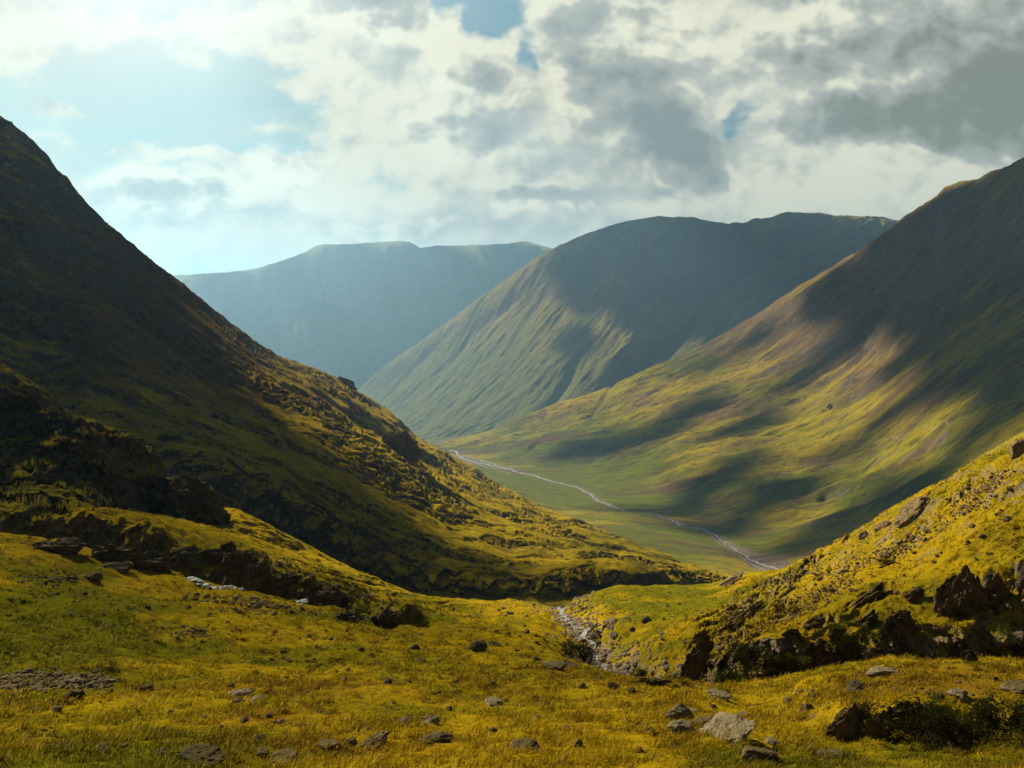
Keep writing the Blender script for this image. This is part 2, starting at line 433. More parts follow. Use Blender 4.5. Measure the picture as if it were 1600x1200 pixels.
# ================================================================ FOREGROUND: near meadow, stream gully, right hill foot
Uf = U_grid(-500, 2100, 1.8)
L = [
 [(-500, 1.5, 1870), (2100, 1.5, 1870)],
 [(-500, 4, 1420), (2100, 4, 1420)],
 [(-500, 8, 1215), (800, 8.5, 1215), (1600, 8.0, 1230), (2100, 8, 1230)],
 [(-500, 15, 1080), (0, 16, 1085), (600, 16, 1100), (1100, 15, 1125), (1250, 14, 1160), (1300, 14.2, 1172), (1450, 14.2, 1178), (1600, 14.2, 1172), (2100, 14, 1150)],
 # dip before the near right mound (dark crag face above it)
 [(-500, 28, 960), (0, 30, 975), (400, 30, 1010), (800, 26, 1050), (1000, 24, 1075), (1150, 22, 1100), (1230, 19, 1108), (1300, 15.6, 1104), (1450, 15.4, 1098), (1600, 15.4, 1096), (2100, 15.4, 1050)],
 # crest of the near meadow / lip of the gully
 [(-500, 62, 760), (0, 66, 832), (100, 67, 850), (150, 68, 864), (220, 67, 884), (300, 64, 906), (380, 62, 926), (450, 60, 944), (520, 58, 960), (600, 54, 985), (700, 50, 1000), (800, 44, 1015), (860, 40, 1028), (900, 37, 1042), (950, 34, 1058), (1000, 32, 1066), (1060, 31, 1086), (1150, 30, 1086), (1200, 30, 1078), (1280, 29, 1058), (1350, 28, 1045), (1400, 27, 1040), (1480, 27, 1042), (1600, 27, 1045), (2100, 26, 1000)],
 # gully floor behind it
 [(-500, 76, 830), (0, 77, 884), (150, 77, 904), (300, 72, 930), (380, 71, 942), (480, 69, 962), (600, 66, 1000), (700, 62, 1000), (800, 54, 1000), (860, 50, 1015), (900, 47, 1035), (950, 44, 1062), (1000, 43, 1080), (1060, 42.8, 1096), (1200, 42.6, 1100), (1350, 42.4, 1090), (1600, 41, 1080), (2100, 39, 1040)],
 # top of the far bank
 [(-500, 82, 760), (0, 81, 795), (150, 80.5, 806), (240, 78.5, 826), (330, 76, 860), (420, 74, 895), (520, 72, 926), (600, 69, 946), (640, 68, 958), (680, 68, 985), (750, 68, 985), (840, 68, 985), (900, 64, 1002), (960, 62, 1022), (1010, 55, 1035), (1060, 47, 1035), (1120, 45, 1015), (1200, 44, 1003), (1300, 43.7, 1000), (1350, 44.5, 995), (1420, 44, 1000), (1480, 43.5, 1000), (1600, 43, 985), (2100, 41, 900)],
 [(-500, 105, 700), (0, 110, 772), (150, 110, 790), (330, 108, 828), (450, 106, 868), (560, 102, 915), (660, 98, 942), (760, 98, 955), (860, 98, 960), (950, 96, 955), (1050, 86, 958), (1130, 76, 952), (1200, 68, 940), (1300, 60, 920), (1400, 55, 890), (1470, 52, 868), (1600, 49, 840), (2100, 46, 700)],
 # crest against the ravine and the far valley
 [(-500, 150, 700), (0, 150, 790), (200, 150, 792), (270, 148, 792), (330, 145, 790), (370, 142, 798), (450, 140, 838), (500, 138, 862), (550, 136, 886), (600, 134, 910), (640, 132, 926), (680, 131, 935), (760, 130, 938), (850, 128, 941), (900, 130, 932), (940, 134, 922), (980, 138, 916), (1050, 144, 916), (1110, 146, 914), (1150, 134, 906), (1180, 126, 898), (1230, 114, 886), (1300, 100, 853), (1350, 92, 822), (1400, 85, 790), (1450, 78, 764), (1500, 72, 742), (1560, 66, 712), (1600, 63, 688), (1650, 60, 665), (2100, 52, 420)],
 [(-500, 200, 900), (0, 200, 900), (400, 195, 960), (850, 190, 990), (1100, 200, 960), (1250, 190, 960), (1600, 130, 850), (2100, 120, 700)],
]
fg = Sheet('foreground_ground', Uf, L, [6, 14, 150, 130, 110, 60, 90, 110, 130, 26], sm=8, smv=[20, 20, 20, 16, 12, 8, 10, 14, 14, 5, 20])
U_, V_ = np.repeat(Uf[None, :], len(fg.t), 0), fg.V()
X, Y = fg.X, fg.D
# stream course from the ravine mouth down to the pool under the cliffs
def P3(u, d): return ((u - 800) / F * d, d)
STREAM = [P3(900, 150), P3(868, 128), P3(885, 108), P3(905, 94), P3(925, 80), P3(940, 68), P3(958, 58), P3(975, 49), P3(1000, 43)]
sd, st = seg_dist(X, Y, STREAM)
wS = 2.6 + 1.0 * fbm(X * .12, Y * .12, 2, 5)
carve = np.exp(-(sd / (wS * 1.3)) ** 2) * (1.5 + 1.2 * st)
mask_far = sstep(Y, 40, 60)
fg.Z -= carve * mask_far
kd = np.clip((Y - 5) / 45, 0, 1)
fine = np.clip(Y / 30, 0.25, 1)
hum = 0.75 * fbm(X / 17, Y / 17, 3, 11) * kd + 0.34 * fbm(X / 5, Y / 5, 3, 12) * kd ** 0.7 + 0.16 * fbm(X / 1.7, Y / 1.7, 3, 13) * fine + 0.05 * fbm(X / .45, Y / .45, 3, 14)
right = sstep(U_, 1000, 1180) * sstep(fg.T, 6.3, 7)
left2 = (1 - sstep(U_, 650, 760)) * sstep(fg.T, 6.2, 7)
crestk = 1 - 0.55 * np.exp(-((fg.T - 9) / 0.10) ** 2)
fg.Z += hum * crestk
# scattered rocky ledges: short scarps that break the turf in places
lx = X * 0.80 + Y * 0.6; ly = -X * 0.6 + Y * 0.80
def ledges(a, b, seed, k, lo, hi):
    n = fbm(a, b, 4, seed) * k
    st_ = sstep(np.mod(n, 1.0), 0.80, 1.0) + np.floor(n) - n
    return st_ * sstep(fbm(a * .45 + 3, b * .45, 3, seed + 5), lo, hi)
edge = 1 - 0.85 * np.exp(-((fg.T - 9) / 0.10) ** 2)
fg.Z += ledges(lx / 16, ly / 6.5, 31, 2.2, 0.02, 0.3) * (1.3 * right + 0.9 * left2) * edge
fg.Z += ledges(lx / 5.5, ly / 2.4, 35, 2.0, 0.10, 0.4) * (0.65 * right + 0.5 * left2 + .06) * sstep(fg.T, 5.9, 6.6) * edge
rocky = sstep(fbm(lx / 16, ly / 6, 4, 51), 0.12, 0.42)
fg.Z += np.clip(ridged(X / 1.5, Y / 1.1, 3, 41) - 0.8, 0, 1) * 0.16 * rocky * (right + left2 * .7)
gx, gy = fg.slope(); sl = np.hypot(gx, gy)
fg.Z += np.clip(sl - 1.3, 0, 1.0) * (ridged(X / 1.8, Y / 1.8, 3, 61) - 0.7) * 0.35 * sstep(Y, 25, 50)
bank = sstep(fg.T, 6.05, 6.3) * (1 - sstep(fg.T, 6.9, 7.15)) * np.maximum(sstep(U_, 1010, 1090), 1 - sstep(U_, 640, 690))
fg.Z += (1.3 * fbm(X / 10, Y / 10, 3, 140) + .5 * fbm(X / 3, Y / 3, 3, 141)) * sstep(fg.T, 6.3, 6.9) * (1 - sstep(fg.T, 7.0, 7.8)) * (1 - sstep(U_, 640, 690))
fg.rough_face(bank, 0.75, 1.5, 130)
fg.rough_face(bank, 0.28, 0.5, 137)
bank2 = sstep(fg.T, 3.05, 3.3) * (1 - sstep(fg.T, 3.85, 4.1)) * sstep(U_, 1270, 1320)
fg.rough_face(bank2, 0.28, 0.5, 131)
X, Y = fg.X, fg.D
V_ = fg.V()
att = {'lush': ga(U_, V_, [(80, 1010, 160, 50, .6), (250, 1180, 250, 50, .5), (1350, 1180, 260, 30, .55), (80, 950, 120, 40, .2), (1050, 930, 130, 40, .5), (650, 960, 120, 25, .3), (100, 900, 60, 30, .4), (620, 1120, 80, 20, .3)]),
       'rust': ga(U_, V_, [(150, 870, 220, 16, .35), (500, 1070, 260, 22, .22), (1480, 1070, 180, 26, .8), (1100, 1080, 200, 14, .25), (900, 1050, 120, 10, .25), (650, 1130, 600, 60, .26)]) - ga(U_, V_, [(700, 980, 200, 30, .4), (1050, 930, 160, 50, .5)]),
       'rock': np.maximum(np.exp(-(sd / (wS * 0.75)) ** 2) * mask_far * sstep(fbm(X / 3, Y / 3, 3, 8), -.5, .2), 0) + 0.30 * rocky * right + 0.24 * rocky * left2 + 0.45 * bank * right + .12 * bank + .3 * bank2}
m_fg = ground_mat('upland_grass', 0.12, bumps=((1.2, 0.20), (6.0, 0.06)), rock_lo=0.74, rock_hi=0.52)
fg.build(m_fg, att)

# ================================================================ LEFT CRAG HILL between the meadow and the ravine
Uc = np.concatenate([np.arange(-500, -20, 8), np.arange(-20, 420, 1.5)])
L = [
 [(-500, 72, 830), (0, 79, 872), (150, 80, 890), (215, 82, 890), (300, 84, 925), (420, 92, 950)],
 [(-500, 80, 700), (0, 81.5, 792), (60, 82, 795), (120, 82, 806), (180, 83, 826), (215, 86, 852), (260, 92, 885), (420, 104, 930)],
 [(-500, 90, 640), (0, 92, 770), (60, 93, 765), (120, 93, 782), (180, 94, 808), (215, 96, 828), (240, 98, 850), (300, 102, 880), (420, 110, 930)],
 [(-500, 96, 600), (0, 100, 745), (60, 100, 748), (130, 101, 772), (190, 104, 806), (230, 106, 835), (300, 112, 880), (420, 116, 930)],
 [(-500, 106, 520), (0, 110, 655), (100, 111, 688), (180, 112, 728), (230, 116, 790), (252, 118, 822), (300, 122, 870), (420, 124, 920)],
 [(-500, 114, 300), (-160, 116, 400), (-80, 118, 470), (-25, 119, 575), (0, 120, 604), (40, 120, 615), (80, 121, 634), (110, 122, 648), (150, 124, 655), (190, 125, 674), (215, 126, 684), (238, 127, 700), (255, 128, 728), (268, 129, 762), (278, 130, 800), (290, 131, 840), (330, 132, 880), (420, 134, 930)],
 [(-500, 124, 500), (0, 130, 640), (100, 131, 690), (200, 136, 740), (280, 140, 860), (420, 142, 960)],
 [(-500, 134, 250), (-160, 140, 340), (-80, 142, 430), (-20, 145, 540), (0, 146, 562), (25, 146, 578), (60, 147, 600), (90, 147, 628), (112, 148, 650), (160, 148, 720), (220, 150, 820), (300, 150, 900), (420, 150, 960)],  # raised beyond the left edge to throw shade on the crag face
 [(-500, 180, 700), (0, 190, 800), (420, 190, 1000)],
]
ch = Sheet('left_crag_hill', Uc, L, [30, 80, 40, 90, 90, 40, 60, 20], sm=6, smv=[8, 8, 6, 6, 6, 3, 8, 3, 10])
X, Y = ch.X, ch.D; U_ = np.repeat(Uc[None, :], len(ch.t), 0)
ck = 1 - 0.6 * np.exp(-((ch.T - 5) / .15) ** 2) - 0.6 * np.exp(-((ch.T - 7) / .15) ** 2)
ch.Z += (1.3 * fbm(X / 11, Y / 11, 4, 71) * sstep(ch.T, 1.5, 3) + 0.45 * fbm(X / 3.5, Y / 3.5, 4, 72)) * ck
ch.Z += ledges((X + Y * .3) / 5, (Y - X * .4) / 2.6, 75, 2.0, -.3, .1) * .8 * ck
ch.Z += ledges((X + Y * .3) / 12, (Y - X * .4) / 7, 73, 2.2, -.1, .2) * 1.8 * ck
gx, gy = ch.slope(); sl = np.hypot(gx, gy)
ch.Z += np.clip(sl - 0.8, 0, 1.2) * (ridged(X / 3.6, Y / 3.0, 4, 74) - .7) * .7
ch.rough_face(sstep(ch.T, 0.6, 1.2) * (1 - sstep(ch.T, 4.75, 5)), 2.2, 4.5, 132)
X, Y = ch.X, ch.D
V_ = ch.V()
m_ch = ground_mat('crag_hill_grass', 0.12, bumps=((1.2, 0.3), (6.0, 0.08)), rock_lo=0.80, rock_hi=0.60, rock_col=((0.035, 0.028, 0.02), (0.11, 0.085, 0.06)), cols=((0.14, 0.115, 0.006), (0.05, 0.055, 0.006), (0.07, 0.038, 0.010), (0.02, 0.016, 0.008)))  # colours darkened to stand in for the crag's shadow on the lower mound
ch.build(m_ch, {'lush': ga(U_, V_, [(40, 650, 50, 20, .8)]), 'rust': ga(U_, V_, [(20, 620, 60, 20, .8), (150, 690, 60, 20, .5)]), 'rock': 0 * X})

# ================================================================ LEFT MOUNTAIN
Um = np.concatenate([np.arange(-600, -20, 8), np.arange(-20, 1250, 1.6), np.arange(1250, 1500, 6)])
crest = [(-600, 380, -300), (-300, 410, 20), (-100, 430, 125), (0, 450, 182), (15, 452, 192), (40, 458, 207), (75, 465, 240), (88, 470, 262), (105, 475, 272), (115, 480, 290), (150, 495, 330), (175, 505, 352), (205, 520, 378), (240, 540, 410), (260, 550, 424), (290, 575, 447), (320, 600, 470), (350, 625, 492), (380, 655, 516), (400, 680, 532), (420, 705, 545), (450, 740, 562), (480, 780, 574), (510, 810, 583), (545, 840, 598), (550, 850, 606), (580, 880, 622), (620, 910, 650), (650, 930, 680), (680, 950, 698), (705, 960, 716), (720, 960, 730), (760, 920, 752), (800, 860, 768), (850, 780, 791), (900, 700, 813), (950, 620, 834), (1000, 550, 854), (1060, 470, 876), (1100, 420, 888), (1140, 380, 898), (1170, 360, 912), (1210, 350, 945), (1500, 340, 1000)]
L = [
 [(-600, 170, 700), (0, 180, 860), (300, 190, 880), (450, 200, 915), (640, 205, 955), (850, 210, 960), (1000, 240, 945), (1130, 300, 935), (1500, 320, 1000)],
 [(-600, 180, 600), (0, 195, 780), (240, 205, 800), (400, 215, 880), (640, 222, 932), (760, 226, 940), (850, 232, 940), (960, 250, 930), (1080, 290, 922), (1150, 320, 920), (1500, 330, 1000)],
 [(-600, 190, 500), (0, 206, 690), (150, 214, 690), (250, 218, 700), (330, 224, 706), (360, 226, 712), (390, 228, 742), (430, 229, 752), (480, 230, 785), (540, 231, 826), (600, 232, 862), (660, 233, 890), (720, 234, 904), (780, 236, 908), (830, 240, 911), (870, 246, 898), (920, 256, 884), (980, 272, 888), (1040, 290, 898), (1100, 312, 907), (1150, 330, 912), (1500, 336, 1000)],
 [(-600, 240, 350), (0, 270, 560), (150, 285, 590), (300, 300, 650), (420, 310, 705), (520, 320, 750), (620, 325, 800), (700, 330, 830), (800, 335, 858), (880, 340, 868), (950, 345, 872), (1050, 350, 890), (1150, 352, 908), (1500, 338, 1000)],
 [(-600, 310, 60), (0, 350, 380), (150, 380, 450), (300, 420, 560), (400, 440, 620), (500, 460, 655), (600, 480, 705), (680, 480, 755), (760, 470, 800), (850, 460, 828), (950, 450, 850), (1050, 420, 878), (1150, 358, 906), (1500, 339, 1000)],
 crest,
 [(-600, 480, 0), (0, 600, 420), (300, 760, 560), (545, 1050, 720), (720, 1200, 860), (900, 860, 930), (1140, 440, 1010), (1500, 380, 1100)],
]
lm = Sheet('left_mountain', Um, L, [16, 60, 130, 160, 160, 18], sm=6, smv=[10, 8, 5, 12, 12, 2, 14])
X, Y = lm.X, lm.D; U_ = np.repeat(Um[None, :], len(lm.t), 0)
ck = 1 - 0.7 * np.exp(-((lm.T - 5) / .12) ** 2)
kd = Y / 400
lx = X * .8 + Y * .6; ly = -X * .6 + Y * .8
far_ = np.clip(Y / 300, .7, 3)
lm.Z += (5.0 * fbm(X / 90, Y / 90, 3, 81) * kd + 1.6 * fbm(lx / 34, ly / 20, 3, 82) + 0.45 * fbm(X / 8, Y / 8, 4, 83)) * ck * sstep(lm.T, 1, 2.3)
lm.Z += ledges(lx / 60, ly / 24, 84, 2.4, -0.05, 0.25) * 5.5 * ck * sstep(lm.T, 1.6, 2.6)
lm.Z += ledges(lx / 24 + 7, ly / 11, 87, 2.2, 0.0, 0.3) * 2.6 * ck * sstep(lm.T, 1.2, 2.2)
gx, gy = lm.slope(); sl = np.hypot(gx, gy)
lm.Z += np.clip(sl - 1.0, 0, 1.2) * (ridged(X / 9, Y / 9, 4, 86) - .7) * .5 * ck
lm.Z += 1.2 * fbm(X / 5, Y / 14, 4, 88) * np.exp(-((lm.T - 5) / .12) ** 2)
lmb = sstep(lm.T, 1.05, 1.3) * (1 - sstep(lm.T, 1.9, 2.2))
lm.rough_face(lmb, 3.2, 7.0, 133)
lm.rough_face(sstep(lm.T, 2.3, 2.8) * (1 - sstep(lm.T, 4.6, 4.95)), 2.0, 24.0, 134)
X, Y = lm.X, lm.D
V_ = lm.V()
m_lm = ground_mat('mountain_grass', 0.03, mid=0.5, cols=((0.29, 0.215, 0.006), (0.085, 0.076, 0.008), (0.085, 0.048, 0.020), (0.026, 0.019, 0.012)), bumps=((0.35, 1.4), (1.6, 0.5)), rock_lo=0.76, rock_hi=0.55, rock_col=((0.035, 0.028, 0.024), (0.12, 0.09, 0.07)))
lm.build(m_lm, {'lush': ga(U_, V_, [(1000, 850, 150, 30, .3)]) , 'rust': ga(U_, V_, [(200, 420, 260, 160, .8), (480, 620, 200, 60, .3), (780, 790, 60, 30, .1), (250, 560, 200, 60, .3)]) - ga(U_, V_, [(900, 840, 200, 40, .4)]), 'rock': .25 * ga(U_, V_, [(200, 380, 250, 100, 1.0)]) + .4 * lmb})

# ================================================================ VALLEY FLOOR AND RIGHT MOUNTAIN
Ur = np.concatenate([np.arange(300, 600, 5), np.arange(600, 1620, 1.6), np.arange(1620, 2300, 8)])
crest = [(300, 2700, 705), (600, 2650, 700), (690, 2600, 694), (720, 2550, 686), (780, 2500, 667), (860, 2400, 638), (940, 2300, 607), (1000, 2220, 582), (1050, 2170, 562), (1100, 2120, 537), (1150, 2060, 510), (1200, 2010, 481), (1250, 1950, 448), (1300, 1880, 417), (1340, 1830, 395), (1370, 1780, 374), (1400, 1730, 352), (1412, 1715, 340), (1440, 1670, 322), (1465, 1640, 305), (1475, 1630, 293), (1500, 1590, 284), (1530, 1540, 278), (1545, 1520, 270), (1575, 1470, 260), (1600, 1430, 246), (1700, 1300, 190), (2300, 1000, -60)]
L = [
 [(300, 640, 1010), (1000, 640, 1010), (1300, 500, 1000), (1600, 380, 950), (2300, 300, 900)],
 [(300, 1500, 775), (700, 1500, 775), (850, 1400, 790), (1000, 1050, 842), (1130, 950, 868), (1180, 880, 893), (1240, 800, 905), (1300, 700, 905), (1600, 480, 870), (2300, 380, 800)],
 [(300, 2350, 712), (700, 2300, 707), (780, 2080, 716), (860, 1880, 728), (930, 1680, 746), (1000, 1480, 768), (1060, 1300, 795), (1130, 1120, 830), (1190, 1000, 852), (1250, 900, 866), (1320, 800, 872), (1450, 680, 845), (1600, 560, 800), (2300, 450, 650)],
 [(300, 2450, 706), (700, 2420, 698), (780, 2250, 692), (860, 2100, 686), (950, 1900, 690), (1050, 1650, 698), (1150, 1400, 722), (1250, 1220, 745), (1350, 1080, 750), (1450, 960, 720), (1600, 820, 660), (2300, 640, 480)],
 [(300, 2550, 704), (700, 2520, 695), (780, 2380, 678), (860, 2260, 660), (950, 2080, 648), (1050, 1900, 632), (1150, 1740, 618), (1250, 1600, 600), (1350, 1450, 572), (1450, 1300, 530), (1600, 1120, 470), (2300, 850, 250)],
 crest,
 [(300, 3100, 760), (690, 3000, 760), (1000, 2600, 700), (1300, 2300, 560), (1600, 1900, 420), (2300, 1400, 200)],
]
rm = Sheet('valley_and_right_mountain', Ur, L, [12, 90, 100, 130, 130, 14], sm=8, smv=[8, 8, 8, 14, 14, 2, 14])
X, Y = rm.X, rm.D; U_ = np.repeat(Ur[None, :], len(rm.t), 0)
ck = 1 - 0.8 * np.exp(-((rm.T - 5) / .10) ** 2)
hill = sstep(rm.T, 2.0, 2.7)
SA = math.atan2(0.62, -0.78)     # plan direction of the fall line
fx_, fy_ = math.cos(SA), math.sin(SA)
al = X * fx_ + Y * fy_; ac = -X * fy_ + Y * fx_
wob = 30 * fbm(X / 260, Y / 260, 3, 90)
ribs = ridged((ac + wob) / 95, al / 700, 4, 91) - 0.75
ribs2 = ridged((ac + wob) / 34, al / 300, 4, 92) - 0.75
rm.Z += (9 * ribs + 3.2 * ribs2 + 9 * fbm(X / 240, Y / 240, 3, 93)) * hill * ck
rm.Z += (1.0 * fbm(X / 60, Y / 60, 4, 94)) * (1 - hill) + 2.2 * fbm((ac) / 12, al / 45, 5, 95, .6) * hill * ck + 3.0 * np.clip(ridged((ac + wob * .5) / 22, al / 120, 3, 97) - 1.1, 0, 1) * hill * ck
# gullies and the beck's inset, in plan
def dig(sh, pts, w, dep):
    q, t = seg_dist(sh.X, sh.D, [P3(u, d) for u, d in pts])
    sh.Z -= dep * np.exp(-(q / w) ** 2)
def on(sh, pts):
    """photo points -> (u, d) using the sheet as it stands"""
    sh._V = sh.V(); r = []
    for (u, v) in pts:
        p, i, j = sh.at(u, v); r.append((u, p.y))
    return r
dig(rm, on(rm, [(1460, 690), (1400, 725), (1340, 760), (1290, 775)]), 9, 12)
dig(rm, on(rm, [(980, 590), (950, 612), (925, 645)]), 12, 10)
dig(rm, on(rm, [(1350, 540), (1300, 568), (1240, 610)]), 7, 4)
dig(rm, on(rm, [(845, 690), (820, 708), (795, 715)]), 10, 6)
rm.Z += 2.5 * fbm(X / 14, Y / 40, 4, 98) * np.exp(-((rm.T - 5) / .1) ** 2) * sstep(U_, 1350, 1450)
RIVER = on(rm, [(690, 703), (712, 706), (722, 716), (745, 722), (790, 733), (830, 742), (862, 752), (905, 762), (922, 772), (935, 782), (975, 797), (1020, 802), (1050, 812), (1062, 820)])
RIVER2 = on(rm, [(1062, 820), (1100, 826), (1120, 836), (1132, 848), (1160, 864), (1180, 876), (1215, 888), (1240, 900)])
dig(rm, RIVER, 9, 1.5); dig(rm, RIVER2, 8, 2.0)
V_ = rm.V()
gr1, _ = seg_dist(X, Y, [P3(*p) for p in RIVER]); gr2, _ = seg_dist(X, Y, [P3(*p) for p in RIVER2])
bed = np.exp(-(gr1 / 17) ** 2) * 0.62 + np.exp(-(gr2 / (14 + 10 * sstep(U_, 1130, 1180))) ** 2) * 0.75 + 0.5 * ga(U_, V_, [(745, 722, 34, 9, 1), (790, 736, 30, 6, .8), (1195, 876, 26, 10, 1)])
path_d, _ = seg_dist(X, Y, [P3(*p) for p in on(rm, [(1085, 712), (1140, 708), (1200, 702), (1240, 697), (1290, 690), (1380, 683), (1450, 668), (1500, 655), (1560, 630), (1620, 610)])])
att = {'lush': ga(U_, V_, [(900, 720, 160, 40, .6), (900, 765, 150, 30, .6), (1080, 850, 120, 30, .6), (860, 660, 120, 25, .3), (1080, 560, 60, 30, .3), (1420, 770, 120, 30, .5)]),
       'rust': ga(U_, V_, [(1250, 520, 180, 70, .55), (1130, 640, 100, 24, .5), (1010, 630, 60, 16, .3), (1280, 720, 70, 14, .5), (1150, 815, 140, 14, .4), (1450, 400, 200, 120, .8), (1400, 600, 160, 30, .3)]) - ga(U_, V_, [(850, 690, 150, 50, .5)]),
       'rock': bed + 0.18 * sstep(U_, 1350, 1600) * sstep(-V_, -480, -380), 'path': np.exp(-(path_d / 1.3) ** 2)}
def pathx(nt, pos, col):
    s1 = noise(nt, pos, 0.016, 6, 0.65, 0.3)
    col = mixc(nt, ((s1 - 0.51) * 7.0).clamp() * 0.85, col, (0.075, 0.042, 0.034))
    return mixc(nt, attr(nt, 'path').ss(0.2, 0.9) * 0.45, col, (0.24, 0.20, 0.13))
m_rm = ground_mat('fell_grass', 0.012, bumps=((0.10, 5.0), (0.5, 1.6)), rock_lo=0.60, rock_hi=0.40, rock_col=((0.09, 0.07, 0.065), (0.27, 0.23, 0.21)), streak=(-SA, 0.22), mid=0.65,
                  cols=((0.27, 0.215, 0.008), (0.085, 0.105, 0.010), (0.100, 0.056, 0.048), (0.026, 0.019, 0.020)), extra=pathx)
rm.build(m_rm, att)

# ================================================================ MIDDLE MOUNTAIN
U4 = np.arange(380, 1560, 1.8)
crest = [(380, 5000, 690), (520, 4700, 640), (560, 4600, 610), (600, 4500, 573), (640, 4420, 546), (700, 4300, 502), (750, 4200, 465), (800, 4100, 430), (840, 4020, 402), (870, 3960, 385), (900, 3900, 371), (940, 3850, 357), (980, 3800, 345), (1010, 3780, 340), (1030, 3770, 337), (1060, 3750, 340), (1085, 3740, 341), (1110, 3720, 347), (1140, 3700, 351), (1170, 3680, 349), (1200, 3660, 342), (1215, 3650, 336), (1232, 3650, 332), (1262, 3640, 333), (1282, 3640, 331), (1300, 3640, 336), (1340, 3640, 338), (1380, 3640, 341), (1405, 3640, 346), (1560, 3600, 380)]
L = [
 [(380, 2900, 720), (700, 2700, 705), (900, 2500, 690), (1560, 2400, 700)],
 [(380, 3400, 712), (600, 3200, 700), (700, 3000, 686), (800, 2900, 668), (900, 2800, 650), (1000, 2750, 630), (1200, 2700, 600), (1560, 2650, 560)],
 [(380, 4100, 704), (560, 3900, 662), (640, 3750, 636), (740, 3500, 600), (850, 3300, 560), (960, 3150, 528), (1060, 3080, 508), (1200, 3000, 480), (1560, 2900, 440)],
 [(380, 4600, 698), (560, 4350, 634), (640, 4150, 590), (740, 3900, 530), (850, 3680, 472), (960, 3520, 430), (1060, 3440, 408), (1200, 3400, 395), (1560, 3300, 400)],
 crest,
 [(380, 5400, 760), (800, 4800, 600), (1100, 4500, 480), (1560, 4300, 480)],
]
mm = Sheet('middle_mountain', U4, L, [16, 90, 130, 110, 12], sm=6, smv=[8, 14, 20, 20, 2, 10])
X, Y = mm.X, mm.D; U_ = np.repeat(U4[None, :], len(mm.t), 0)
ck = 1 - 0.85 * np.exp(-((mm.T - 4) / .10) ** 2)
SB = math.atan2(-0.62, -0.78)
fx_, fy_ = math.cos(SB), math.sin(SB)
al = X * fx_ + Y * fy_; ac = -X * fy_ + Y * fx_
wob = 60 * fbm(X / 500, Y / 500, 3, 101)
mm.Z += 6 * fbm(ac / 40, al / 120, 5, 108, .6) * ck
mm.Z += (15 * (ridged((ac + wob) / 300, al / 1600, 4, 102) - .75) + 5 * (ridged((ac + wob) / 100, al / 700, 4, 103) - .75) + 3 * fbm(X / 50, Y / 50, 5, 104)) * ck
dig(mm, on(mm, [(1150, 400), (1110, 440), (1070, 480), (1030, 530), (985, 575), (955, 610)]), 70, 95)
dig(mm, on(mm, [(900, 560), (890, 590), (870, 620), (850, 640)]), 22, 22)
dig(mm, on(mm, [(700, 520), (660, 560), (630, 590), (600, 620)]), 26, 18)
dig(mm, on(mm, [(800, 470), (740, 520), (690, 575)]), 30, 22)
mm.Z += 5 * fbm(X / 40, Y / 100, 4, 105) * np.exp(-((mm.T - 4) / .1) ** 2) * 0.4
V_ = mm.V()
m_mm = ground_mat('middle_fell', 0.005, bumps=((0.04, 9.0), (0.2, 2.5)), rock_lo=0.62, rock_hi=0.45, rock_col=((0.05, 0.04, 0.04), (0.13, 0.11, 0.10)), streak=(-SB, 0.25), mid=0.6,
                  cols=((0.18, 0.155, 0.035), (0.095, 0.105, 0.030), (0.095, 0.066, 0.062), (0.055, 0.042, 0.046)))
mm.build(m_mm, {'lush': ga(U_, V_, [(720, 620, 220, 70, .9)]), 'rust': ga(U_, V_, [(1100, 430, 260, 90, .6), (900, 470, 170, 50, .2)]), 'rock': 0 * X})

# ================================================================ FAR MOUNTAIN
U5 = np.arange(-200, 1300, 2.5)
crest = [(-200, 6500, 440), (200, 6500, 436), (285, 6500, 430), (340, 6500, 427), (375, 6500, 424), (400, 6500, 420), (430, 6550, 411), (455, 6600, 402), (478, 6600, 394), (490, 6600, 386), (505, 6600, 382), (540, 6600, 382), (580, 6600, 380), (622, 6600, 377), (640, 6600, 378), (650, 6620, 383), (657, 6650, 388), (680, 6700, 384), (720, 6700, 384), (780, 6700, 382), (800, 6700, 380), (825, 6700, 377), (842, 6700, 383), (860, 6700, 388), (900, 6700, 400), (1300, 6700, 440)]
L = [
 [(-200, 4600, 720), (1300, 4600, 720)],
 [(-200, 5200, 640), (500, 5200, 640), (700, 5200, 640), (1300, 5200, 640)],
 [(-200, 5900, 520), (400, 5900, 500), (600, 5900, 500), (900, 5900, 510), (1300, 5900, 520)],
 crest,
 [(-200, 7600, 520), (1300, 7800, 520)],
]
fm = Sheet('far_mountain', U5, L, [10, 90, 110, 10], sm=4, smv=[4, 10, 10, 1, 10])
X, Y = fm.X, fm.D
ck = 1 - 0.97 * np.exp(-((fm.T - 3) / .3) ** 2)
fm.Z += 18 * fbm(X / 160, Y / 400, 5, 113, .6) * ck
fm.Z += 5 * fbm(X / 60, Y / 60, 3, 114) * (1 - ck)
fm.Z += (90 * (ridged((X + Y * .35) / 800, Y / 3500, 4, 111) - .75) + 22 * (ridged((X + Y * .3) / 260, Y / 1400, 3, 112) - .75)) * ck
m_fm = ground_mat('far_fell', 0.003, bumps=((0.02, 10.0),), rock_lo=0.62, rock_hi=0.45, cols=((0.16, 0.15, 0.04), (0.09, 0.10, 0.03), (0.11, 0.08, 0.05), (0.06, 0.055, 0.05)))
fm.build(m_fm, {'lush': 0 * X, 'rust': 0 * X, 'rock': 0 * X})

